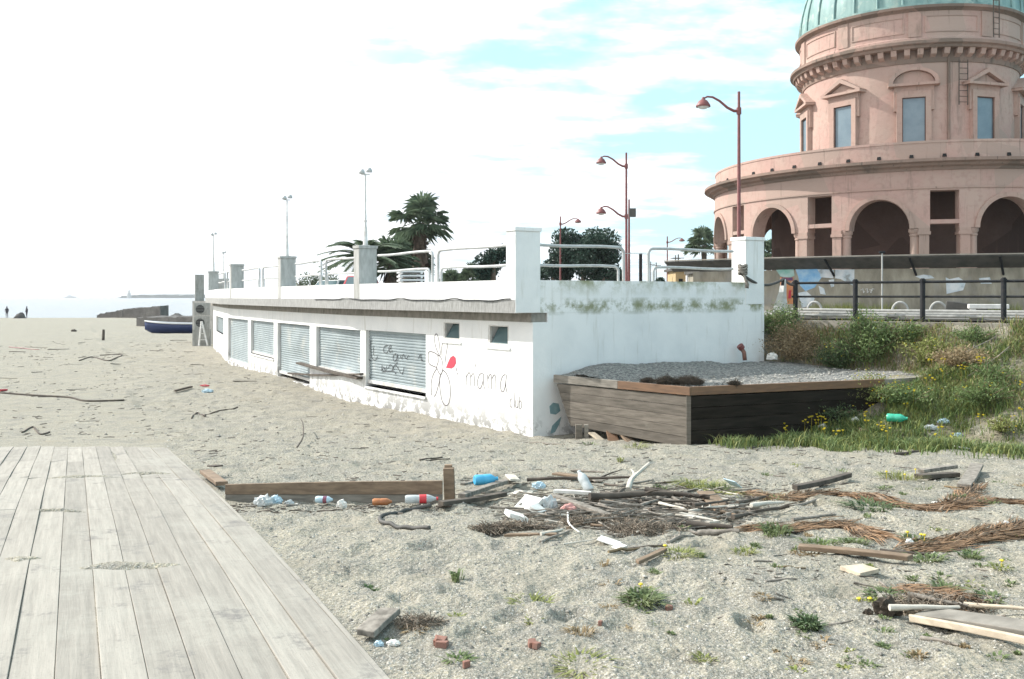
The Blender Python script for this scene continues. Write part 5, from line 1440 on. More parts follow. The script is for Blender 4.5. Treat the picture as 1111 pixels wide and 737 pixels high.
p = G(487.5,543); m = MB(); zt = CZ+(HY-508)/F*p.y; m.box((p.x,p.y+.02,(zt+p.z-.1)/2),(.125,.10,zt-p.z+.1),0,0,R(-2)); m.box((p.x-.015,p.y+.06,zt-.02),(.09,.06,.1)); m.build('end_post','plank_brown',r,bevel=.006)
board(222,519,241,533,.14,.05,'plank_brown','short brown block at the boardwalk edge end of the retaining board',.06)
board(228,517,238,519,.12,.02,'drift_dark','thin dark splinter board on top of the boardwalk corner',.14)

# bottles
def bottle(px,py,L,rad,ang,mat,label,capm=None,labm=None,lift=0,tilt=0,squash=1):
    c = G(px,py); c.z = T(c.x,c.y)+rad*squash+lift; r = empty('bottle', c, label, 'bottle'); Rm = Matrix.Rotation(ang,3,'Z')@Matrix.Rotation(R(90)+tilt,3,'Y')
    def lat(prof, name, mt, par):
        m = MB(); m.lathe([(rr,z) for rr,z in prof],(0,0),16); m.v = [tuple(c+Rm@V((v[0]*squash,v[1],v[2]))) for v in m.v]; o = m.build(name,mt,par); smooth_by_angle(o,50); return o
    h = L/2
    lat([(0.001,-h),(rad*.8,-h),(rad,-h+.02),(rad*.97,-h*.3),(rad*.93,-h*.2),(rad,-h*.1),(rad,h*.35),(rad*.85,h*.55),(rad*.4,h*.82),(rad*.32,h*.95),(0.001,h*.95)],'body',mat,r)
    if labm: lat([(rad*1.01,-h*.12),(rad*1.02,-h*.1),(rad*1.02,h*.3),(rad*1.01,h*.32)],'label_band',labm,r)
    if capm: lat([(rad*.38,h*.93),(rad*.38,h*1.05),(0.001,h*1.05)],'cap',capm,r)
bottle(457,549,.36,.05,R(8),'clear_plastic','clear plastic bottle with a red label lying by the retaining board','red_label','red_label',.03)
bottle(527,531.5,.30,.075,R(20),'blue_plastic','sky-blue plastic canister lying on the driftwood','blue_plastic',None,.07,squash=.9)
bottle(973,464.5,.38,.085,R(-25),'green_plastic','green plastic bottle lying at the edge of the grass','green_plastic',None,.10)
bottle(352,548,.20,.04,R(-5),'paper_blue','small pale bottle with a purple label by the retaining board',None,'poster_dark',.02)
bottle(634,538,.30,.06,R(120),'clear_plastic','cloudy clear bottle leaning on the driftwood pile','poster_white',None,.10,tilt=R(-40))
bottle(415,551,.22,.05,R(5),'orange_plastic','crushed orange-brown bottle in the litter by the retaining board',None,None,.02,squash=.8)
# crumpled bags / foam / paper
def crumple(px,py,w_,h_,mat,label,cat='plastic bag',name='plastic_bag',lift=0,seed=0,flat=.5,dep=None):
    rnd = random.Random(int(px*7+py*13+seed)); c = G(px,py); rx = w_/F*c.y/2; rz = h_/F*c.y/2; ry = dep or rx*.7; c.z = T(c.x,c.y)+rz*.6+lift
    bm = bmesh.new(); bmesh.ops.create_icosphere(bm, subdivisions=3, radius=1)
    for v in bm.verts:
        d = v.co.normalized(); k = 1+.28*math.sin(d.x*5+rnd.random()*.6+seed)*math.cos(d.y*6+seed*2)+rnd.uniform(-.16,.16); v.co = V((d.x*rx*k, d.y*ry*k, max(-.6,d.z*k)*rz))
    me = bpy.data.meshes.new(name); bm.to_mesh(me); bm.free(); me.materials.append(M[mat]); o = bpy.data.objects.new(name,me); COL.objects.link(o); o.location = c; o['_w'] = tuple(c)
    return tag(o,label,cat)
for t in [(287,551,20,14,'clear_plastic','crumpled clear plastic bag, leftmost by the retaining board'),(299,550,13,11,'paper_blue','pale blue crumpled bag right of the clear one'),(314,549,9,7,'clear_plastic','small clear scrap by the retaining board middle'),
          (371,551,10,11,'styro','crumpled white paper cup by the retaining board'),(322,549,6,4,'styro','tiny white scrap under the retaining board'),
          (858,463,10,9,'clear_plastic','clear crumpled bag, leftmost along the grass edge'),(870,467,11,7,'paper_blue','pale blue bag along the grass edge'),(893,468,9,8,'styro','white plastic cup lump at the grass edge'),
          (928,461,11,11,'styro','rounded white container above the brown carton at the grass edge'),(1010,466,12,7,'clear_plastic','clear plastic scrap right of the green bottle'),
          (1024,458,12,6,'paper_blue','faded blue scrap in the grass at right'),(1083,462,10,5,'styro','white tray scrap in the grass at far right'),
          (225,424,11,5,'paper_blue','teal plastic scrap on the open sand before the shuttered bays'),(222,419,9,2.5,'red_paint','flat red scrap beside the teal one on the sand'),
          (427,701,13,8,'styro','white crumpled paper lump by the broken block at the bottom'),(411,702,10,7,'paper_blue','greyish crumpled lump beside the white paper at the bottom'),
          (1040,474,8,5,'paper_blue','pale green scrap at the sand edge at right'),(908,468,6,4,'styro','tiny white scrap left of the brown carton'),(1092,572,6,5,'styro','white pebble-like scrap at the right edge by the brown fronds'),
          (987,590,9,9,'styro','white foam stub beside the yellow dandelions'),(80,322+38,5,3,'drift_dark','small dark lump on the far sand'),(1015,545,9,3,'styro','white scrap on the brown palm fronds')]:
    crumple(t[0],t[1],t[2],t[3],t[4],t[5])
lw = fwp(822,.5); lw.z = 0; o = crumple(825,388,10,9,'styro','white lump beside the standpipe by the wall end'); o.location = (fwp(824,.45).x, fwp(824,.45).y, CZ-(390-HY)/F*fwp(824,.45).y+.06)
def foam(px,py,w_,h_,rz,ry,label,mat='styro',lift=.05,th=.05,cat='foam block'):
    c = G(px,py); s = c.y/F; c.z = T(c.x,c.y)+h_*s*.5*abs(math.sin(ry))+lift; m = MB(); m.box(c,(w_*s,h_*s*1.4,th),rz,0,ry); o = m.build('foam_block',mat,origin=c,bevel=.006); return tag(o,label,cat)
foam(572,556,28,20,R(40),R(-35),'large white foam slab leaning on the driftwood')
foam(560,567,22,16,R(15),R(20),'lowest white foam slab, lying in front of the others')
foam(583,563,14,12,R(-30),R(30),'small tilted white foam chip, between the two slabs')
crumple(595,556,17,20,'clear_plastic','clear crumpled plastic jug right of the foam slabs',lift=.03)
crumple(585,543,13,9,'paper_blue','pale blue crumpled cup on top of the foam slabs',lift=.16)
foam(556,527,11,20,R(12),R(5),'upright whitish board chip left of the driftwood pile','drift_pale',.12,.03,'board')
crumple(567,538,24,8,'drift_pale','heap of pale pebbles and chips above the foam slabs','rubble','rubble_heap')
foam(661,591,24,14,R(-20),R(14),'white crumpled card lying alone below the pile','styro',.01,.012,'card')
foam(672,595,14,8,R(30),R(-8),'small white card flap beside the crumpled card','styro',.01,.01,'card')
foam(795,539,13,14,R(25),R(38),'pale blue plastic sheet stuck up in the driftwood','paper_blue',.10,.012,'plastic sheet')
foam(940,470,15,8,R(-15),R(10),'flattened brown carton at the grass edge','plank_brown',.02,.05,'carton')
foam(1046,489,18,8,R(20),R(10),'white striped plastic sheet on the sand at right','styro',.02,.02,'plastic sheet')
crumple(617,560,16,12,'pink_cloth','faded pink rag under the driftwood','rag','rag',lift=.03)
stick(617,563,627,582,.012,'styro','thin white plastic straw-like rod by the pink rag',cat='rod',name='plastic_rod',lift=.06,lift1=.0)
bk = [(487,706,26,9,'cluster of red brick crumbs at the bottom centre'),(579,706,14,6,'small brick fragment at the bottom, right of the crumbs'),(722,659,12,5,'small flat red fragment beside the green weed'),(510,729,10,6,'pinkish brick chip at the bottom edge'),(655,679,8,6,'pinkish leaf-like chip in the middle foreground')]
for (px,py,w_,h_,l) in bk:
    c = G(px,py); m = MB(); s = c.y/F
    for k in range(3 if w_ > 12 else 1): m.box((c.x+random.uniform(-.4,.4)*w_*s,c.y+random.uniform(-.04,.04),T(c.x,c.y)+.015),(w_*s*.5,h_*s*1.3,.04),random.uniform(0,3),random.uniform(-.3,.3))
    tag(m.build('brick_fragment','brick',origin=c,bevel=.004),l,'brick')
# hoses
def hose(pts, r_, mat, label, name='hose'):
    q = [G(x,y) for x,y in pts]; out = []
    for i in range(len(q)-1):
        for k in range(6):
            t = k/6; p0,p1,p2,p3 = q[max(i-1,0)],q[i],q[i+1],q[min(i+2,len(q)-1)]
            p = .5*((2*p1)+(p2-p0)*t+(2*p0-5*p1+4*p2-p3)*t*t+(3*p1-3*p2+p3-p0)*t**3); p.z = T(p.x,p.y)+r_*.8; out.append(p)
    m = MB(); m.tube(out,r_,7); return tag(m.build(name,mat,origin=out[0],smooth=True),label,'hose' if name=='hose' else 'wire')
hose([(468,553),(445,554),(425,558),(412,564),(432,570),(452,573),(468,575)],.022,'canopy','bent grey hose lying on the sand below the retaining board')
hose([(0,427),(40,430),(75,432),(95,436),(140,435)],.03,'drift_dark','long thin dark cable on the sand at far left','cable')
hose([(208,455),(214,448),(222,453),(226,449),(262,441)],.02,'drift_dark','curly dark wire loop on the open sand','wire')
hose([(24,470),(36,464),(44,472),(55,469)],.02,'drift_dark','small curly wire near the boardwalk head','wire')
hose([(86,392),(100,388),(118,392),(132,386),(105,386)],.03,'drift_dark','tangled dark wire on the far sand','wire')
hose([(270,388),(300,389),(318,411)],.015,'drift_dark','thin wire at the foot of the far shuttered bays','wire')

# named driftwood and boards
board(604,517,641,521,.13,.03,'plank_brown','tan board above the driftwood pile',.03)
board(641,520,650,524,.10,.02,'drift','grey chip at the right end of the tan board',.02)
board(500,547,560,524,.10,.05,'drift','grey board leaning from the foam slabs toward the end post',.04)
board(480,553,545,540,.09,.05,'drift_dark','dark wet board at the lower left of the driftwood pile',.02)
board(502,534,535,524,.06,.03,'drift','thin grey slat behind the blue canister',.08)
board(550,582,605,585,.05,.025,'plank_brown','thin tan slat below the foam slabs',.01)
board(600,551,660,567,.09,.04,'drift','grey slat sloping down right in front of the pile',.10,.02)
board(870,600,990,613,.10,.04,'plank_brown','long narrow pale-edged board in the right foreground',.03)
board(921,617,945,625,.22,.03,'plank_pale','square pale wood offcut under the narrow board',.0)
board(1003,668,1135,702,.24,.035,'wood_grey','broad grey board with a bright sawn edge, bottom right',.03,.07)
board(990,672,1130,717,.035,.045,'plank_pale','bright pale batten along the front of the broad board',.01,.04)
board(690,617,722,605,.05,.03,'plank_brown','short tan stick-like slat right of the white card',.02)
board(397,697,425,676,.13,.04,'drift','bleached split block by the boardwalk edge at the bottom',.03,name='wood_block',cat='wood block')
board(862,533,922,521,.09,.06,'drift_dark','dark charred plank above the brown fronds',.03)
board(1046,531,1060,511,.17,.05,'drift','broken grey slab tilted up at right',.02,.06)
board(996,521,1038,516,.12,.06,'drift_dark','split dark log, left of the tilted slab',.02,name='log',cat='log')
board(1000,517,1036,513,.09,.05,'drift','grey split piece on the dark log',.08,name='log',cat='log')
board(190,425,208,421,.10,.06,'drift_dark','small brown block on the open sand left of the wire loop',.02,name='wood_block',cat='wood block')
board(735,565,775,572,.12,.04,'drift_pale','bleached flat board at the lower right of the pile',.03)
board(600,547,640,549,.05,.04,'styro','white batten across the pile',.10)
board(765,542,788,560,.20,.02,'plank_brown','thin tan plywood flap in the pile below the blue sheet',.06,.02)
stick(965,669,1041,668,.022,'drift_pale','straight white pole with dark ends, bottom right',name='white_pole',cat='pole',bend=.01,lift=.06)
crumple(962,664,26,22,'seaweed','charred black root lump at the left end of the white pole','root','charred_root',lift=.0)
crumple(942,665,10,9,'seaweed','small black lump left of the charred root','root','charred_root')
crumple(1053,672,28,12,'seaweed','knotted black root at the right end of the white pole','root','charred_root')
crumple(1072,679,15,10,'seaweed','small black lump under the broad board','root','charred_root')
stick(1046,660,1125,673,.018,'plank_pale','thin pale slat crossing behind the broad board',bend=.01,lift=.04,cat='slat')
stick(985,650,1050,662,.02,'drift','thin grey branch lying beside the orange frond, bottom right',lift=.05,branch=2)
stick(1000,690,1040,703,.015,'drift','short twig under the bright batten',branch=1)
stick(322,487,325,470,.018,'drift_dark','lone thin stick poking upright out of the sand',lift=0,lift1=.28)
stick(316,412,337,408,.03,'drift_dark','bent dark twig before the second shuttered bay',lift1=.1,branch=1)
stick(10,377,42,380,.04,'red_metal','reddish long pole on the far left sand',bend=.02)
stick(0,425,8,424,.05,'red_paint','red pole end at the left picture edge',bend=.0)
stick(955,596,1010,602,.02,'drift_dark','thin dark branch below the foam stub',bend=.03)
stick(860,565,907,561,.02,'drift','thin grey stick between the two frond mats',bend=.03)
stick(885,545,845,551,.02,'drift','thin grey stick at the left of the upper frond mat')
stick(815,487,850,482,.025,'drift_dark','thin dark stick on the sand below the grass edge',bend=.02)
stick(970,494,1005,490,.03,'drift_dark','dark twig on the sand under the green bottle',bend=.05)
stick(620,511,655,515,.02,'drift','grey twig above the tan board')
stick(575,482,610,485,.02,'drift','grey twig on the sand before the wall corner')
stick(455,498,480,496,.02,'drift_dark','short dark twig on the open sand')
stick(462,501,488,499,.015,'drift_dark','second short dark twig just below the first')
stick(700,545,770,549,.035,'drift_dark','thick dark branch through the middle of the pile',lift=.10,branch=3,cat='branch',name='branch')
stick(640,552,730,548,.042,'drift_dark','thickest black branch at the heart of the pile',lift=.08,branch=2,cat='branch',name='branch')
stick(640,560,730,557,.032,'drift','long pale-topped branch along the front of the pile',lift=.03,branch=2,cat='branch',name='branch')
stick(572,527,690,531,.026,'drift_dark','long straight dark branch along the back of the pile',lift=.10,branch=1,bend=.02,cat='branch',name='branch')
stick(680,545,705,533,.035,'drift_pale','bleached forked branch standing up in the pile',lift=.10,lift1=.28,branch=2,cat='branch',name='branch')
stick(757,580,802,583,.036,'drift','bleached short log below the right end of the pile',lift=.0,bend=.02,cat='log',name='log')
stick(745,574,795,578,.04,'drift_dark','dark short log behind the bleached one',lift=.02,bend=.02,cat='log',name='log')
stick(795,568,855,555,.025,'drift_dark','black forked branch right of the tan plywood',lift=.05,branch=5,bend=.04,cat='branch',name='branch')
stick(800,556,830,548,.025,'drift_dark','short black twiggy branch under the blue sheet',lift=.08,branch=5,cat='branch',name='branch')
stick(815,557,850,553,.03,'drift_pale','pale bare branch lying on the black forked one',lift=.08,cat='branch',name='branch')
stick(660,606,700,600,.015,'dry_grass','straw stem below the white card')
# individual sticks of the pile
random.seed(41)
for k in range(150):
    u = random.betavariate(1.6,1.5); px = 548+u*270; cy = 552+4*math.sin(u*5)+ (6 if u > .5 else 0); py = cy+random.gauss(0,9+6*math.sin(u*3.1))
    L = random.uniform(12,52); a = random.gauss(.02,.17); dx = L/2; dy = L/2*math.sin(a)
    mt = random.choices(['drift','drift_dark','drift_pale','plank_brown'],[4,3,3.2,1.6])[0]
    lb = {'drift':'grey weathered stick in the tangled driftwood pile','drift_dark':'dark wet stick in the tangled driftwood pile','drift_pale':'bleached pale stick in the tangled driftwood pile','plank_brown':'brown stick in the tangled driftwood pile'}[mt]
    stick(px-dx,py-dy,px+dx,py+dy,random.uniform(.007,.022),mt,lb,group={'drift':'grey sticks of the driftwood pile','drift_dark':'dark sticks of the driftwood pile','drift_pale':'pale sticks of the driftwood pile','plank_brown':'brown sticks of the driftwood pile'}[mt],lift=random.uniform(0,.13)*math.exp(-((py-cy)/12)**2),branch=random.choice((0,0,1,2)))
ch = MB()
for k in range(1500):
    u = random.betavariate(1.5,1.4); px = 540+u*290; py = 555+random.gauss(0,11); c = G(px,py); c.z = T(c.x,c.y)+random.uniform(.002,.02); L = random.uniform(.02,.11); a = random.gauss(0,.6); d_ = V((math.cos(a),math.sin(a),random.uniform(-.1,.15)))*L/2
    ch.tube([c-d_,c+d_],random.uniform(.002,.007),4)
for k in range(420):
    u = random.betavariate(1.6,1.5); px = 545+u*275; py = 555+random.gauss(0,9); c = G(px,py); L = random.uniform(.12,.42); a = random.gauss(.1,.45); d_ = V((math.cos(a),math.sin(a),random.uniform(-.12,.12)))*L/2
    c.z = T(c.x,c.y)+abs(d_.z)+random.uniform(.005,.08); w_ = V((random.gauss(0,.02),random.gauss(0,.02),random.gauss(0,.01)))*L*2; q_ = random.uniform(.004,.010); ch.tube([c-d_,c-d_*.3+w_,c+d_*.4-w_*.5,c+d_],[q_,q_*1.1,q_*.8,q_*.5],5)
tag(ch.build('wood_chips','drift'),'fine splinters, thin twigs and bark chips strewn through the driftwood pile','wood chips',kind='stuff')
ch = MB()
for k in range(900):
    px = random.uniform(250,560) if k%3 else random.uniform(780,1111); py = (551+random.gauss(0,3)) if k%3 else random.uniform(500,640); c = G(px,py); c.z = T(c.x,c.y)+.004; L = random.uniform(.015,.07); a = random.gauss(0,.7); d_ = V((math.cos(a),math.sin(a),random.uniform(-.1,.1)))*L/2
    ch.tube([c-d_,c+d_],random.uniform(.0015,.005),4)
for k in range(3600):
    Y = 11+55*random.random()**1.7; X = random.uniform(-.62,.42)*Y
    if dboard(X,Y) < .3 and Y < 20 or X > float(xfac(np.array(Y)))-.4 and Y > 18: continue
    if float(fbm(np.array(X),np.array(Y),3.0,2,55)) < random.uniform(-.5,.35): continue
    L = random.uniform(.02,.12)*(1+Y/40); a = random.gauss(0,.8); d_ = V((math.cos(a),math.sin(a),random.uniform(-.1,.2)))*L/2; c = V((X,Y,T(X,Y)+.01)); q_ = random.uniform(.002,.006)*(1+Y/25)
    ch.tube([c-d_,c+d_],q_,3)
tag(ch.build('litter','drift_dark'),'fine dark flotsam crumbs along the sand','flotsam',kind='stuff')
for k in range(18):      # litter line along the retaining board
    px = random.uniform(262,500); py = 552+random.gauss(0,2.5)+(px-262)*.01; L = random.uniform(8,30)
    stick(px-L/2,py,px+L/2,py+random.uniform(-2,2),random.uniform(.006,.016),random.choice(['drift','drift_dark']),'small twig in the litter line along the retaining board',group='twigs along the retaining board')
for k in range(34):      # sticks on the right foreground
    px = random.uniform(780,1111); py = random.uniform(500,690); L = random.uniform(8,34)
    stick(px-L/2,py+random.uniform(-3,3),px+L/2,py+random.uniform(-3,3),random.uniform(.005,.013),random.choice(['drift','drift_dark','drift','dry_grass']),'small twig scattered over the right foreground sand',group='twigs on the right foreground sand')
for k in range(62):      # and over the open beach
    Y = random.uniform(13,70); px = random.uniform(-10,520); p = P(px,322,Y)
    if p.x > float(xfac(np.array(Y)))-1 or dboard(p.x,p.y) < .3 and Y < 19: continue
    py = HY+(CZ-T(p.x,p.y))/Y*F; L = random.uniform(6,26)
    stick(px-L/2,py+random.uniform(-.6,.6),px+L/2,py+random.uniform(-.6,.6),random.uniform(.005,.013)*(1+Y/50),random.choice(['drift','drift_dark']),'small dark twig scattered over the open beach',group='twigs on the open beach')
# tangle mats in the pile
for (px,py,rx,ry,l) in [(700,578,.34,.18,'brown matted root tangle below the driftwood pile'),(560,576,.42,.07,'brown dry seaweed strip below the foam slabs'),(650,571,.35,.10,'grey matted twigs in front of the pile'),(455,682,.16,.09,'reddish dry weed tuft in the bottom foreground'),(770,556,.4,.2,'dark twig mat at the right end of the pile'),(1020,655,.4,.18,'dark twig mat behind the white pole')]:
    p = G(px,py); p.z = T(p.x,p.y); clump('twig_mat', p, rx, ry, .06, 'mat_brown', l, 'twig mat', int(rx*2600), .07 if rx > .2 else .045)
# dry palm fronds
def frond(pts, wd, label, seed, mat='frond'):
    rnd = random.Random(seed); q = [G(x,y) for x,y in pts]; path = []
    for i in range(len(q)-1):
        for k in range(12): path.append(q[i].lerp(q[i+1],k/12))
    r = empty('dry_palm_frond', q[0], label, 'palm frond')
    m = MB(); 
    for p in path: p.z = T(p.x,p.y)+.015
    m.tube(path, [lerp(.022,.010,i/len(path)) for i in range(len(path))], 5); m.build('stem','plank_brown',r)
    f = MB(); n = int(len(path)*20)
    for k in range(n):
        i = rnd.randint(0,len(path)-2); p = path[i]; t = (path[i+1]-path[i]).normalized(); sd = t.cross(V((0,0,1))).normalized()*rnd.choice((-1,1))
        L = wd*rnd.uniform(.4,1.15); d = (t*rnd.uniform(.9,3.2)+sd*rnd.uniform(.0,.7)+V((0,0,0))).normalized(); a = p+sd*rnd.uniform(0,.12)+t*rnd.uniform(-.1,.1)+V((0,0,rnd.uniform(-.03,.02))); e = a+d*L; e.z = T(e.x,e.y)+rnd.uniform(.0,.05)**1
        mid = (a+e)/2; mid.z = max(mid.z-.02, T(mid.x,mid.y)+.006)+rnd.uniform(0,.025); w_ = V((0,0,1)).cross(d).normalized()*.0045+V((0,0,rnd.uniform(-.004,.004)))
        f.add([a-w_,a+w_,mid+w_,e,mid-w_],[(0,1,2,4),(4,2,3)])
    f.build('leaflets',mat,r)
frond([(800,538),(850,543),(905,536),(955,545),(985,552)],.34,'long orange-brown dry palm frond, left part of the upper mat',1)
frond([(940,540),(985,552),(1030,553),(1070,547),(1111,548)],.42,'long orange-brown dry palm frond, right part of the upper mat',2)
frond([(1020,556),(1045,540),(1060,528)],.30,'dry palm frond fanning up toward the tilted slab',3)
frond([(800,578),(860,575),(915,570),(955,585)],.36,'rust-brown dry palm frond of the middle mat, left of the dandelions',4)
frond([(985,596),(1030,590),(1080,580),(1125,571)],.40,'rust-brown dry palm frond reaching the right edge',5)
frond([(1000,590),(1060,584),(1125,577)],.30,'second rust-brown frond lying along the one at the right edge',8)
frond([(975,635),(1010,643),(1040,655)],.24,'short bright orange frond behind the white pole',6)
frond([(740,530),(770,534),(800,540)],.22,'short yellowish frond at the back of the driftwood pile',7,'grass_yel')

# ------------------------------------------------------------------ small plants
def tuft(px,py,rad,h,n,mat,label,name='weed',group=None,flowers=0,cat='weed',leafw=.008):
    c = G(px,py); c.z = T(c.x,c.y); rnd = random.Random(int(px*31+py*17)); rr = rad/F*c.y; hh = h/F*c.y
    r = empty(name, c, label, cat, group); m = MB()
    for k in range(n):
        a = rnd.uniform(0,6.28); q = rr*math.sqrt(rnd.random())*.6; b = c+V((q*math.cos(a),q*math.sin(a),0)); b.z = T(b.x,b.y)-.01
        a2 = a+rnd.uniform(-.8,.8); L = hh*rnd.uniform(.5,1.1); o_ = V((math.cos(a2),math.sin(a2),0)); sp_ = rr*rnd.uniform(.1,.8)
        s_ = V((-o_.y,o_.x,0))*leafw*rnd.uniform(.7,1.4); mid = b+o_*sp_*.35+V((0,0,L*.7)); tip = b+o_*sp_+V((0,0,L*rnd.uniform(.6,1.0)))
        m.add([b-s_*.5,b+s_*.5,mid+s_,tip,mid-s_],[(0,1,2,4),(4,2,3)])
        if leafw > .01:
            for j in range(2):
                p = b.lerp(mid,rnd.uniform(.3,1)); d = V((rnd.uniform(-1,1),rnd.uniform(-1,1),rnd.uniform(0,.5))).normalized()*leafw*2.4; e = p+d; ss = d.cross(V((0,0,1)))*.45
                m.add([p,p+d*.5+ss,e,p+d*.5-ss],[(0,1,2,3)])
    m.build('leaves',mat,r)
    for k in range(flowers):
        a = rnd.uniform(0,6.28); p = c+V((rr*.6*math.cos(a),rr*.4*math.sin(a),hh*rnd.uniform(.7,1.1))); f = MB(); 
        f.lathe([(.001,p.z+.012),(.011,p.z+.012),(.019,p.z+.004),(.004,p.z-.008)],(p.x,p.y),8); f.tube([(p.x,p.y,T(p.x,p.y)),(p.x,p.y,p.z-.005)],.003,4); f.build('flower','yellow',r)
W = [(496,629,10,20,26,'leaf_mid','slender upright weed alone in the middle foreground',0),(402,642,10,8,40,'leaf_dark','small dark weed near the boardwalk edge',0),
 (697,652,28,14,150,'leaf_mid','largest bushy green weed in the middle foreground',0),(578,650,30,7,110,'grass_yel','spread yellow-green weed in the middle foreground',0),
 (553,677,12,5,50,'grass_yel','low yellow-green weed below the spread one',0),(578,673,13,5,50,'grass_yel','low yellow-green weed right of the low one',0),(495,668,12,5,40,'grass_yel','small flat yellow-green weed left of centre',0),
 (450,686,18,6,60,'dry_grass','dry brown weed by the split block',0),(422,694,6,5,20,'grass','tiny bright green sprout on the split block',0),(630,690,20,10,60,'dry_grass','wispy dry weed in the bottom middle foreground',0),
 (876,677,20,16,120,'leaf_dark','dark green leafy weed in the right foreground',0),(828,650,12,5,40,'dry_grass','dry pale tuft left of the dark leafy weed',0),(937,650,10,6,40,'grass_yel','yellow-green tuft left of the charred root',2),
 (960,645,26,8,90,'leaf_mid','low green weed behind the charred root',0),(1025,636,26,10,80,'leaf_mid','scrubby green weed above the orange frond',0),(1075,652,20,7,60,'leaf_mid','low green weed near the right edge',0),
 (630,724,40,6,120,'grass_yel','mossy yellow weed patch at the bottom edge',0),(497,722,20,8,60,'grass','green and yellow weed among the brick crumbs',0),(760,531,34,14,190,'grass_yel','bright yellow-green grass tuft at the back of the driftwood pile',0),
 (780,534,16,12,70,'leaf_mid','dark green tuft right of the bright grass tuft',0),(842,582,22,16,90,'leaf_mid','green weed at the left end of the middle frond mat',0),(945,552,34,10,130,'leaf_dark','dark grey-green weed patch against the upper frond mat',0),
 (975,520,28,12,100,'grass_yel','yellow-green weed left of the dark split log',3),(992,587,16,10,60,'leaf_mid','weed with two yellow dandelions',3),(890,592,26,10,90,'grass','grassy tuft under the middle frond mat',0),
 (925,590,20,10,70,'leaf_mid','green tuft below the middle frond',0),(1005,607,26,10,90,'leaf_mid','green weed at the end of the long narrow board',0),(1054,604,16,10,60,'leaf_mid','small dark weed under the right frond',0),
 (835,543,24,10,70,'dry_grass','dry yellow weed among the left fronds',0),(755,481,12,8,50,'leaf_mid','small weed at the foot of the box corner',0),(836,480,12,8,50,'grass','small green tuft on the sand near the grass edge',0),
 (980,484,28,14,120,'leaf_mid','green weed on the sand below the green bottle',0),(815,470,18,10,60,'grass','grass tuft at the left end of the green strip',0),(885,480,10,7,30,'dry_grass','dry twiggy weed under the white cup lump',0),
 (1085,620,14,8,50,'grass_yel','yellowish weed at the right edge of the foreground',1),(808,600,18,9,50,'grass_yel','pale weed below the bleached short log',0),(737,607,26,9,90,'grass_yel','yellow-green weed below the root tangle',1),
 (700,640,10,6,30,'grass_yel','small yellow weed above the largest weed',1),(660,660,14,6,30,'dry_grass','thin dry weed left of the largest weed',0),(765,715,16,6,40,'grass_yel','small weed at the bottom right of centre',0),
 (865,715,14,6,36,'dry_grass','dry weed at the bottom, right of centre',0),(988,713,10,6,24,'grass','tiny green weed under the broad board',0),(640,440+45,10,5,20,'leaf_mid','small weed under the raised end of the box',0),
 (690,487,18,8,60,'grass_yel','weed growing out under the timber box',0),(163,349,8,2,30,'grass_yel','grass patch on the far beach beside the low wall',0)]
for (px,py,rad,h,n,mt,l,fl) in W: tuft(px,py,rad*1.1,h*.8,int(n*(1.1 if 'leaf' in mt else 1.5)),{'leaf_mid':'leaf_weed'}.get(mt,mt),l,flowers=fl,leafw=.0085 if 'leaf' in mt else .0045)
random.seed(77)
for k in range(110):
    px = random.uniform(640,1111); py = random.uniform(498,735)
    if random.random() > .35+(px-640)/700: continue
    tuft(px,py,random.uniform(5,15),random.uniform(3,8),random.randint(14,40),random.choice(['leaf_weed','grass_yel','dry_grass','leaf_weed']),'tiny weed sprouting from the right foreground sand',group='tiny weeds on the foreground sand',leafw=.007)
# bank grass: stuff
def grass_patch(name, n, region, hmin, hmax, mats, label, wd=.006, dens=None):
    x0,x1,y0,y1 = region; pts = []
    X = rng.uniform(x0,x1,n); Y = rng.uniform(y0,y1,n)
    keep = dens(X,Y) > rng.random(n); X = X[keep]; Y = Y[keep]; Z = ter(X,Y); n = len(X)
    hs = rng.uniform(hmin,hmax,n)*(.6+.8*np.clip(fbm(X,Y,.7,2,77)+.5,0,1)); az = rng.uniform(0,6.283,n); ln = rng.uniform(.2,1.3,n)*hs
    w_ = wd*rng.uniform(.7,1.6,n); sx = -np.sin(az)*w_; sy = np.cos(az)*w_
    vs = np.zeros((n,5,3))
    vs[:,0] = np.stack([X-sx,Y-sy,Z-.01],1); vs[:,1] = np.stack([X+sx,Y+sy,Z-.01],1)
    mx = X+np.cos(az)*ln*.35; my = Y+np.sin(az)*ln*.35
    vs[:,2] = np.stack([mx+sx*.8,my+sy*.8,Z+hs*.65],1); vs[:,4] = np.stack([mx-sx*.8,my-sy*.8,Z+hs*.65],1)
    vs[:,3] = np.stack([X+np.cos(az)*ln,Y+np.sin(az)*ln,Z+hs*rng.uniform(.75,1,n)],1)
    for k, mt in enumerate(mats):
        sel = vs[k::len(mats)]; m = len(sel); me = bpy.data.meshes.new(name)
        f = []; 
        for i in range(m): f.append((5*i,5*i+1,5*i+2,5*i+4)); f.append((5*i+4,5*i+2,5*i+3))
        me.from_pydata(sel.reshape(-1,3).tolist(), [], f); me.materials.append(M[mt]); o = bpy.data.objects.new(name,me); COL.objects.link(o); tag(o,label+[' in dark green',' in yellow green',' in dry straw' if mt == 'dry_grass' else ' in broad leaves'][k] if len(mats)>1 else label,'grass',kind='stuff')
def bd(X,Y): return (X-7.7)*(-.64)+(Y-25.3)*(-.77)
def inbox(X,Y):      # footprint of the tank (approx.)
    d1 = (X-3.47)*.36-(Y-18.1)*.933   # >0 in front of the front boards
    return (d1 < .03)&(X > 3.2)&(X < 9.35)&(Y < 24.8)&((X < 9.3))&(bd(X,Y) > 1.0)
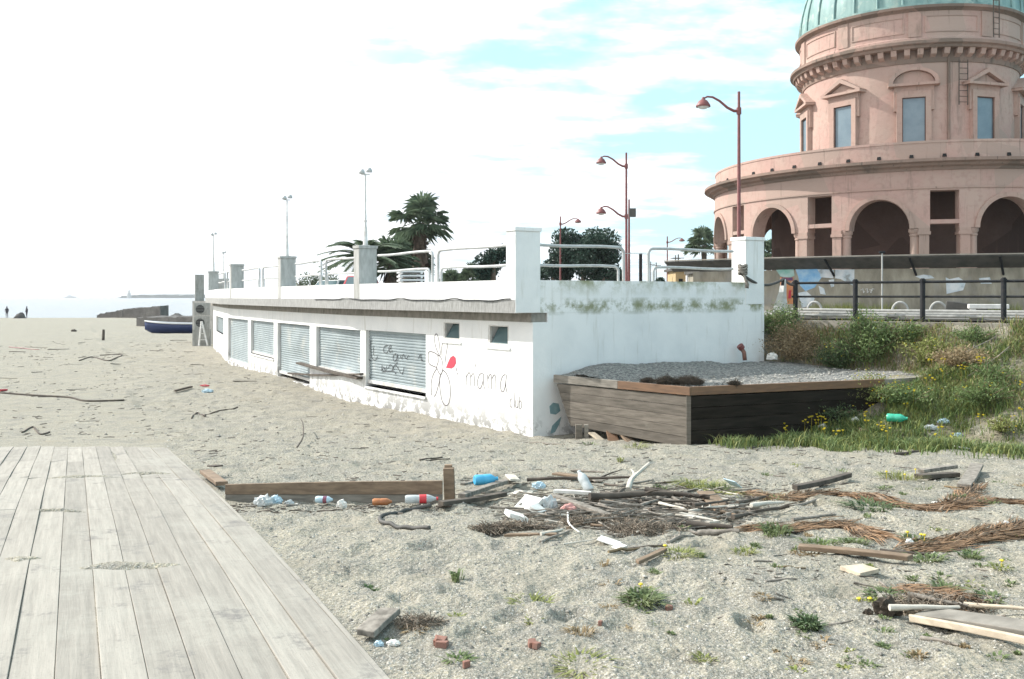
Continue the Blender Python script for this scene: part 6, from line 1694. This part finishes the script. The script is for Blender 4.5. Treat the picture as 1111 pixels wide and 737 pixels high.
def dn_low(X,Y):
    d = bd(X,Y); g = sstep(7.6,5.9,d+fbm(X,Y,.6,3,5)*1.6)*sstep(1.6,3.0,d)*sstep(3.5,4.4,X)*np.clip(.45+fbm(X,Y,.9,3,12)*1.7,0.05,1)
    strip = np.exp(-(((X-3.47)*.36-(Y-18.1)*.933-.45)/.45)**2)*sstep(3.7,4.6,X)*np.clip(.55+fbm(X,Y,.6,3,91)*2,0,1)
    g = np.maximum(g, strip); g *= 1-.75*sstep(9.6,11.5,X)*sstep(4.0,2.5,d)
    return np.where(inbox(X,Y),0,g)
def dn_high(X,Y):
    d = bd(X,Y); g = sstep(4.2,3.2,d)*sstep(-.05,.25,d)*sstep(6.9,7.2,X)*np.clip(.42+fbm(X,Y,1.1,3,19)*1.7,0.06,.9)
    return np.where(inbox(X,Y),0,g)
grass_patch('grass', 150000, (3.5,13,15.2,22), .06, .26, ['grass','grass_yel','leaf_mid'], 'meadow grass on the lower bank before the timber box', .007, dn_low)
grass_patch('bank_grass', 130000, (6.9,16,17,25.5), .05, .22, ['leaf_mid','grass_yel','dry_grass'], 'patchy grass on the upper bank under the railing', .007, dn_high)
# yellow flowers in the meadow: stuff
fm = MB()
for k in range(190):
    X = random.uniform(4.6,10.5); Y = random.uniform(17,21.5); d = float(bd(X,Y))
    if inbox(np.array(X),np.array(Y)) or not (2.6 < d < 6.6) or random.random() > math.exp(-(( (X-3.47)*.36-(Y-18.1)*.933-.5)/.7)**2)+.12: continue
    z = T(X,Y)+random.uniform(.2,.42); [fm.lathe([(.001,zz+.012),(.026,zz+.014),(.012,zz-.008)],(xx,yy),6) for xx,yy,zz in [(X+random.gauss(0,.05),Y+random.gauss(0,.05),z+random.gauss(0,.03)) for _ in range(3)]]; fm.tube([(X,Y,T(X,Y)),(X+.01,Y,z)],.002,3)
tag(fm.build('yellow_flowers','yellow'),'yellow wildflowers dotting the meadow grass by the timber box','flowers',kind='stuff')
# bushes on the bank
def bush(px,py,w_,h_,n,mat,label,ls=.035,fl=0,seed=1):
    n = int(n*1.5); w_ *= 1.1; h_ *= 1.15
    c = G(px,py); rnd = np.random.default_rng(seed); rx = w_/F*c.y/2; hz = h_/F*c.y; c.z = T(c.x,c.y)
    r = empty('bush', c, label, 'bush'); st = MB(); tips = []
    for k in range(26):
        a = rnd.uniform(0,6.28); q = rnd.uniform(.1,1); e = c+V((rx*q*math.cos(a), rx*.8*q*math.sin(a), hz*rnd.uniform(.45,1)*(1.1-.45*q))); st.tube([c,(c+e)/2+V((0,0,.04)),e],[.012,.008,.004],4); tips.append(e)
    st.build('stems','plank_brown',r)
    T_ = np.array([list(t) for t in tips]); ci = rnd.integers(0,len(T_),n); t = rnd.random(n)**.6; base = np.array(list(c))
    pos = base+(T_[ci]-base)*t[:,None]+rnd.normal(size=(n,3))*np.array([rx,rx,hz*.7])*.14; pos[:,2] = np.maximum(pos[:,2], c.z+.01)
    t1 = rnd.normal(size=(n,3)); t1[:,2] = abs(t1[:,2]); t1 /= np.linalg.norm(t1,axis=1)[:,None]; t2 = np.cross(t1,rnd.normal(size=(n,3))); t2 /= np.linalg.norm(t2,axis=1)[:,None]
    s = ls*rnd.uniform(.5,1.4,n)[:,None]; vs = np.zeros((n*4,3)); vs[0::4]=pos-t1*s; vs[1::4]=pos+t2*s*.33; vs[2::4]=pos+t1*s; vs[3::4]=pos-t2*s*.33
    m = MB(); m.v = [tuple(x) for x in vs]; m.f = [(4*i,4*i+1,4*i+2,4*i+3) for i in range(n)]; m.build('foliage',mat,r)
    if fl:
        f = MB()
        for k in range(fl):
            e = T_[rnd.integers(0,len(T_))]+rnd.normal(size=3)*.08; f.lathe([(.001,e[2]+.01),(.02,e[2]+.008),(.008,e[2]-.006)],(e[0],e[1]),6)
        f.build('blossom','yellow',r)
bush(940,392,84,48,4200,'leaf_mid','largest round green bush with yellow blossom under the railing',.04,60,1)
bush(912,400,44,28,2200,'leaf_dark','dark green low part-bush at the left foot of the largest bush',.035,6,2)
bush(863,390,78,38,5200,'dry_grass','dry brown grassy bush left of the green ones, by the wall end',.03,0,3)
bush(850,370,50,34,3000,'leaf_mid','olive bush against the right end of the white wall',.04,8,4)
bush(1010,392,60,26,1800,'grass_yel','pale olive bush right of the largest bush',.035,14,5)
bush(985,372,40,22,1300,'leaf_mid','green bush just below the railing kerb',.035,14,6)
bush(1060,372,46,16,1100,'leaf_mid','low green bush near the right end of the railing',.035,0,7)
bush(985,440,80,26,2600,'leaf_mid','leafy green clump in the meadow before the box end',.03,14,8)
bush(1065,440,70,26,1900,'leaf_mid','leafy green clump at the right of the meadow',.03,8,9)
bush(900,455,70,22,2000,'leaf_dark','leafy dark green clump in the shade of the box',.03,10,10)
bush(1040,398,90,18,2600,'dry_grass','dry straw bush across the upper bank at right',.035,0,11)
bush(1072,415,60,20,900,'leaf_mid','upright weedy bush beside the box end at right',.035,4,12)
bush(945,435,70,26,1900,'grass_yel','yellow-green flowering clump in front of the box boards',.03,60,13)
bush(1085,470,36,14,700,'grass_yel','low yellowish clump at the right edge of the meadow',.03,6,14)
stick(1030,398,1080,380,.015,'drift','bare grey branch sticking out over the box end',lift=.15,lift1=.3,branch=3,cat='branch',name='branch')
stick(1050,413,1095,387,.012,'drift','second bare branch beside the one over the box end',lift=.1,lift1=.2,branch=3,cat='branch',name='branch')
for k,(px,py,l) in enumerate([(907,335,'grassy green patch at the wall foot left of the pale pole'),(945,336,'grassy green patch at the wall foot by the pale pole'),(1075,334,'grassy green patch at the wall foot above the bench')]):
    c = rp(22.9,wpx(px),2.64); r = empty('weed',c,l,'weed'); m = MB()
    for j in range(260):
        b = c+LF*random.uniform(-.9,.9)+DC*random.uniform(-.15,.25); t = b+V((random.gauss(0,.08),random.gauss(0,.08),random.uniform(.12,.42))); s_ = V((.012,0,0)); m.add([b-s_,b+s_,t],[(0,1,2)])
    m.build('leaves','grass_yel',r)
# pebbles & grit
pb = MB(); random.seed(5)
for k in range(14000):
    Y = 4.0+17*random.random()**1.5; X = random.uniform(-.5,.62)*Y
    if dboard(X,Y) < .08 : continue
    if Y > 16.5 and X > 3.2: continue
    if X > float(xfac(np.array(Y))) and Y > 19: continue
    stone(pb,(X,Y,T(X,Y)),random.choice((.004,.006,.008,.012))*random.uniform(.7,1.3)*(1+Y/22))
tag(pb.build('pebbles','pebble'),'loose grit and pebbles over the sand','pebbles',kind='stuff')
st_lab = [(330,560,.05),(612,648,.04),(752,470,.06),(905,520,.04),(1000,462,.05),(560,640,.04)]
pb = MB()
for k in range(700):
    Y = random.uniform(19,60); X = random.uniform(-.62,.0)*Y
    if X > float(xfac(np.array(Y)))-.5: continue
    stone(pb,(X,Y,T(X,Y)),random.uniform(.02,.05))
tag(pb.build('beach_stones','pebble'),'small stones scattered over the far beach','pebbles',kind='stuff')

# ------------------------------------------------------------------ SKY, SUN, CAMERA
SUN_DIR = V((-.90,.40,0)).normalized(); EL = R(37)
wd = bpy.data.worlds.new('World'); S.world = wd; wd.use_nodes = True; nt = wd.node_tree; L_ = nt.links
bg = nt.nodes['Background']; sky = nt.nodes.new('ShaderNodeTexSky'); sky.sky_type = 'NISHITA'; sky.sun_disc = False; sky.sun_elevation = EL
sky.sun_rotation = math.atan2(SUN_DIR.x, SUN_DIR.y); sky.air_density = 1.0; sky.dust_density = 1.0; sky.ozone_density = 1.0
tc = nt.nodes.new('ShaderNodeTexCoord'); sx = nt.nodes.new('ShaderNodeSeparateXYZ'); L_.new(tc.outputs['Generated'], sx.inputs[0])
def mth(op, a, b=None, c=None):
    n = nt.nodes.new('ShaderNodeMath'); n.operation = op
    for i, v in enumerate((a,b,c)):
        if v is None: continue
        if hasattr(v,'links'): L_.new(v, n.inputs[i])
        else: n.inputs[i].default_value = v
    return n.outputs[0]
zc = mth('ADD', mth('MAXIMUM', sx.outputs[2], 0.0), .16)
cx = nt.nodes.new('ShaderNodeCombineXYZ'); L_.new(mth('DIVIDE', sx.outputs[0], zc), cx.inputs[0]); L_.new(mth('DIVIDE', sx.outputs[1], zc), cx.inputs[1])
mp = nt.nodes.new('ShaderNodeMapping'); mp.inputs['Location'].default_value = (SKX,SKY_,0); mp.inputs['Scale'].default_value = (1.0,1.5,1); L_.new(cx.outputs[0], mp.inputs[0])
cl = noise(nt, mp.outputs[0], 1.05, 9, .56)
cl2 = noise(nt, mp.outputs[0], 4.5, 7, .6)
v = mth('ADD', mth('MULTIPLY', cl, .78), mth('MULTIPLY', cl2, .22))
# more cloud toward the sun (west), thinner overhead to the east
bias = mth('MULTIPLY', sx.outputs[0], -.47)
v2 = mth('ADD', v, bias)
mask = ramp(nt, v2, .385, .515)
cloudc = mixc(nt, ramp(nt, cl2, .36, .60), (8.0,8.4,9.2), (14,14,14))
skyb = mixc(nt, .6, sky.outputs[0], (6.4,10.9,12.6))      # thin veil of high haze in the clear gaps
col = mixc(nt, mask, skyb, cloudc)
L_.new(col, bg.inputs[0]); bg.inputs[1].default_value = .07
hz = MB(); hz.box((0,2500,55),(30000,24000,170)); hzm = bpy.data.materials.new('haze'); hzm.use_nodes = True; hn = hzm.node_tree; hn.nodes.remove(hn.nodes['Principled BSDF'])
pv = hn.nodes.new('ShaderNodeVolumePrincipled'); pv.inputs['Color'].default_value = (.92,.95,1,1); pv.inputs['Density'].default_value = HAZE; pv.inputs['Anisotropy'].default_value = .3
hn.links.new(pv.outputs[0], hn.nodes['Material Output'].inputs['Volume']); M['haze'] = hzm
if HAZE: ho = hz.build('haze','haze'); ho['kind'] = 'stuff'; ho['label'] = 'pale sea haze that fades the far headland'; ho['category'] = 'haze'
sun = bpy.data.lights.new('sun','SUN'); sun.energy = 3.7; sun.angle = R(.6); sun.color = (1,.965,.91)
so = bpy.data.objects.new('sun', sun); COL.objects.link(so)
d = V((SUN_DIR.x*math.cos(EL), SUN_DIR.y*math.cos(EL), math.sin(EL))); so.rotation_euler = d.to_track_quat('Z','Y').to_euler(); so.location = (-20,10,30)
cam = bpy.data.cameras.new('camera'); co = bpy.data.objects.new('camera', cam); COL.objects.link(co); S.camera = co
co.location = (0,0,CZ); co.rotation_euler = (R(90),0,0); cam.sensor_width = 36; cam.lens = F/1111*36; cam.shift_y = -(368.5-HY)/1111; cam.clip_end = 30000; cam.clip_start = .1
S.view_settings.view_transform = 'Standard'; S.view_settings.look = 'None'; S.view_settings.exposure = EXPO; S.view_settings.gamma = 1
for o in bpy.data.objects:
    if '_w' in o.keys(): del o['_w']
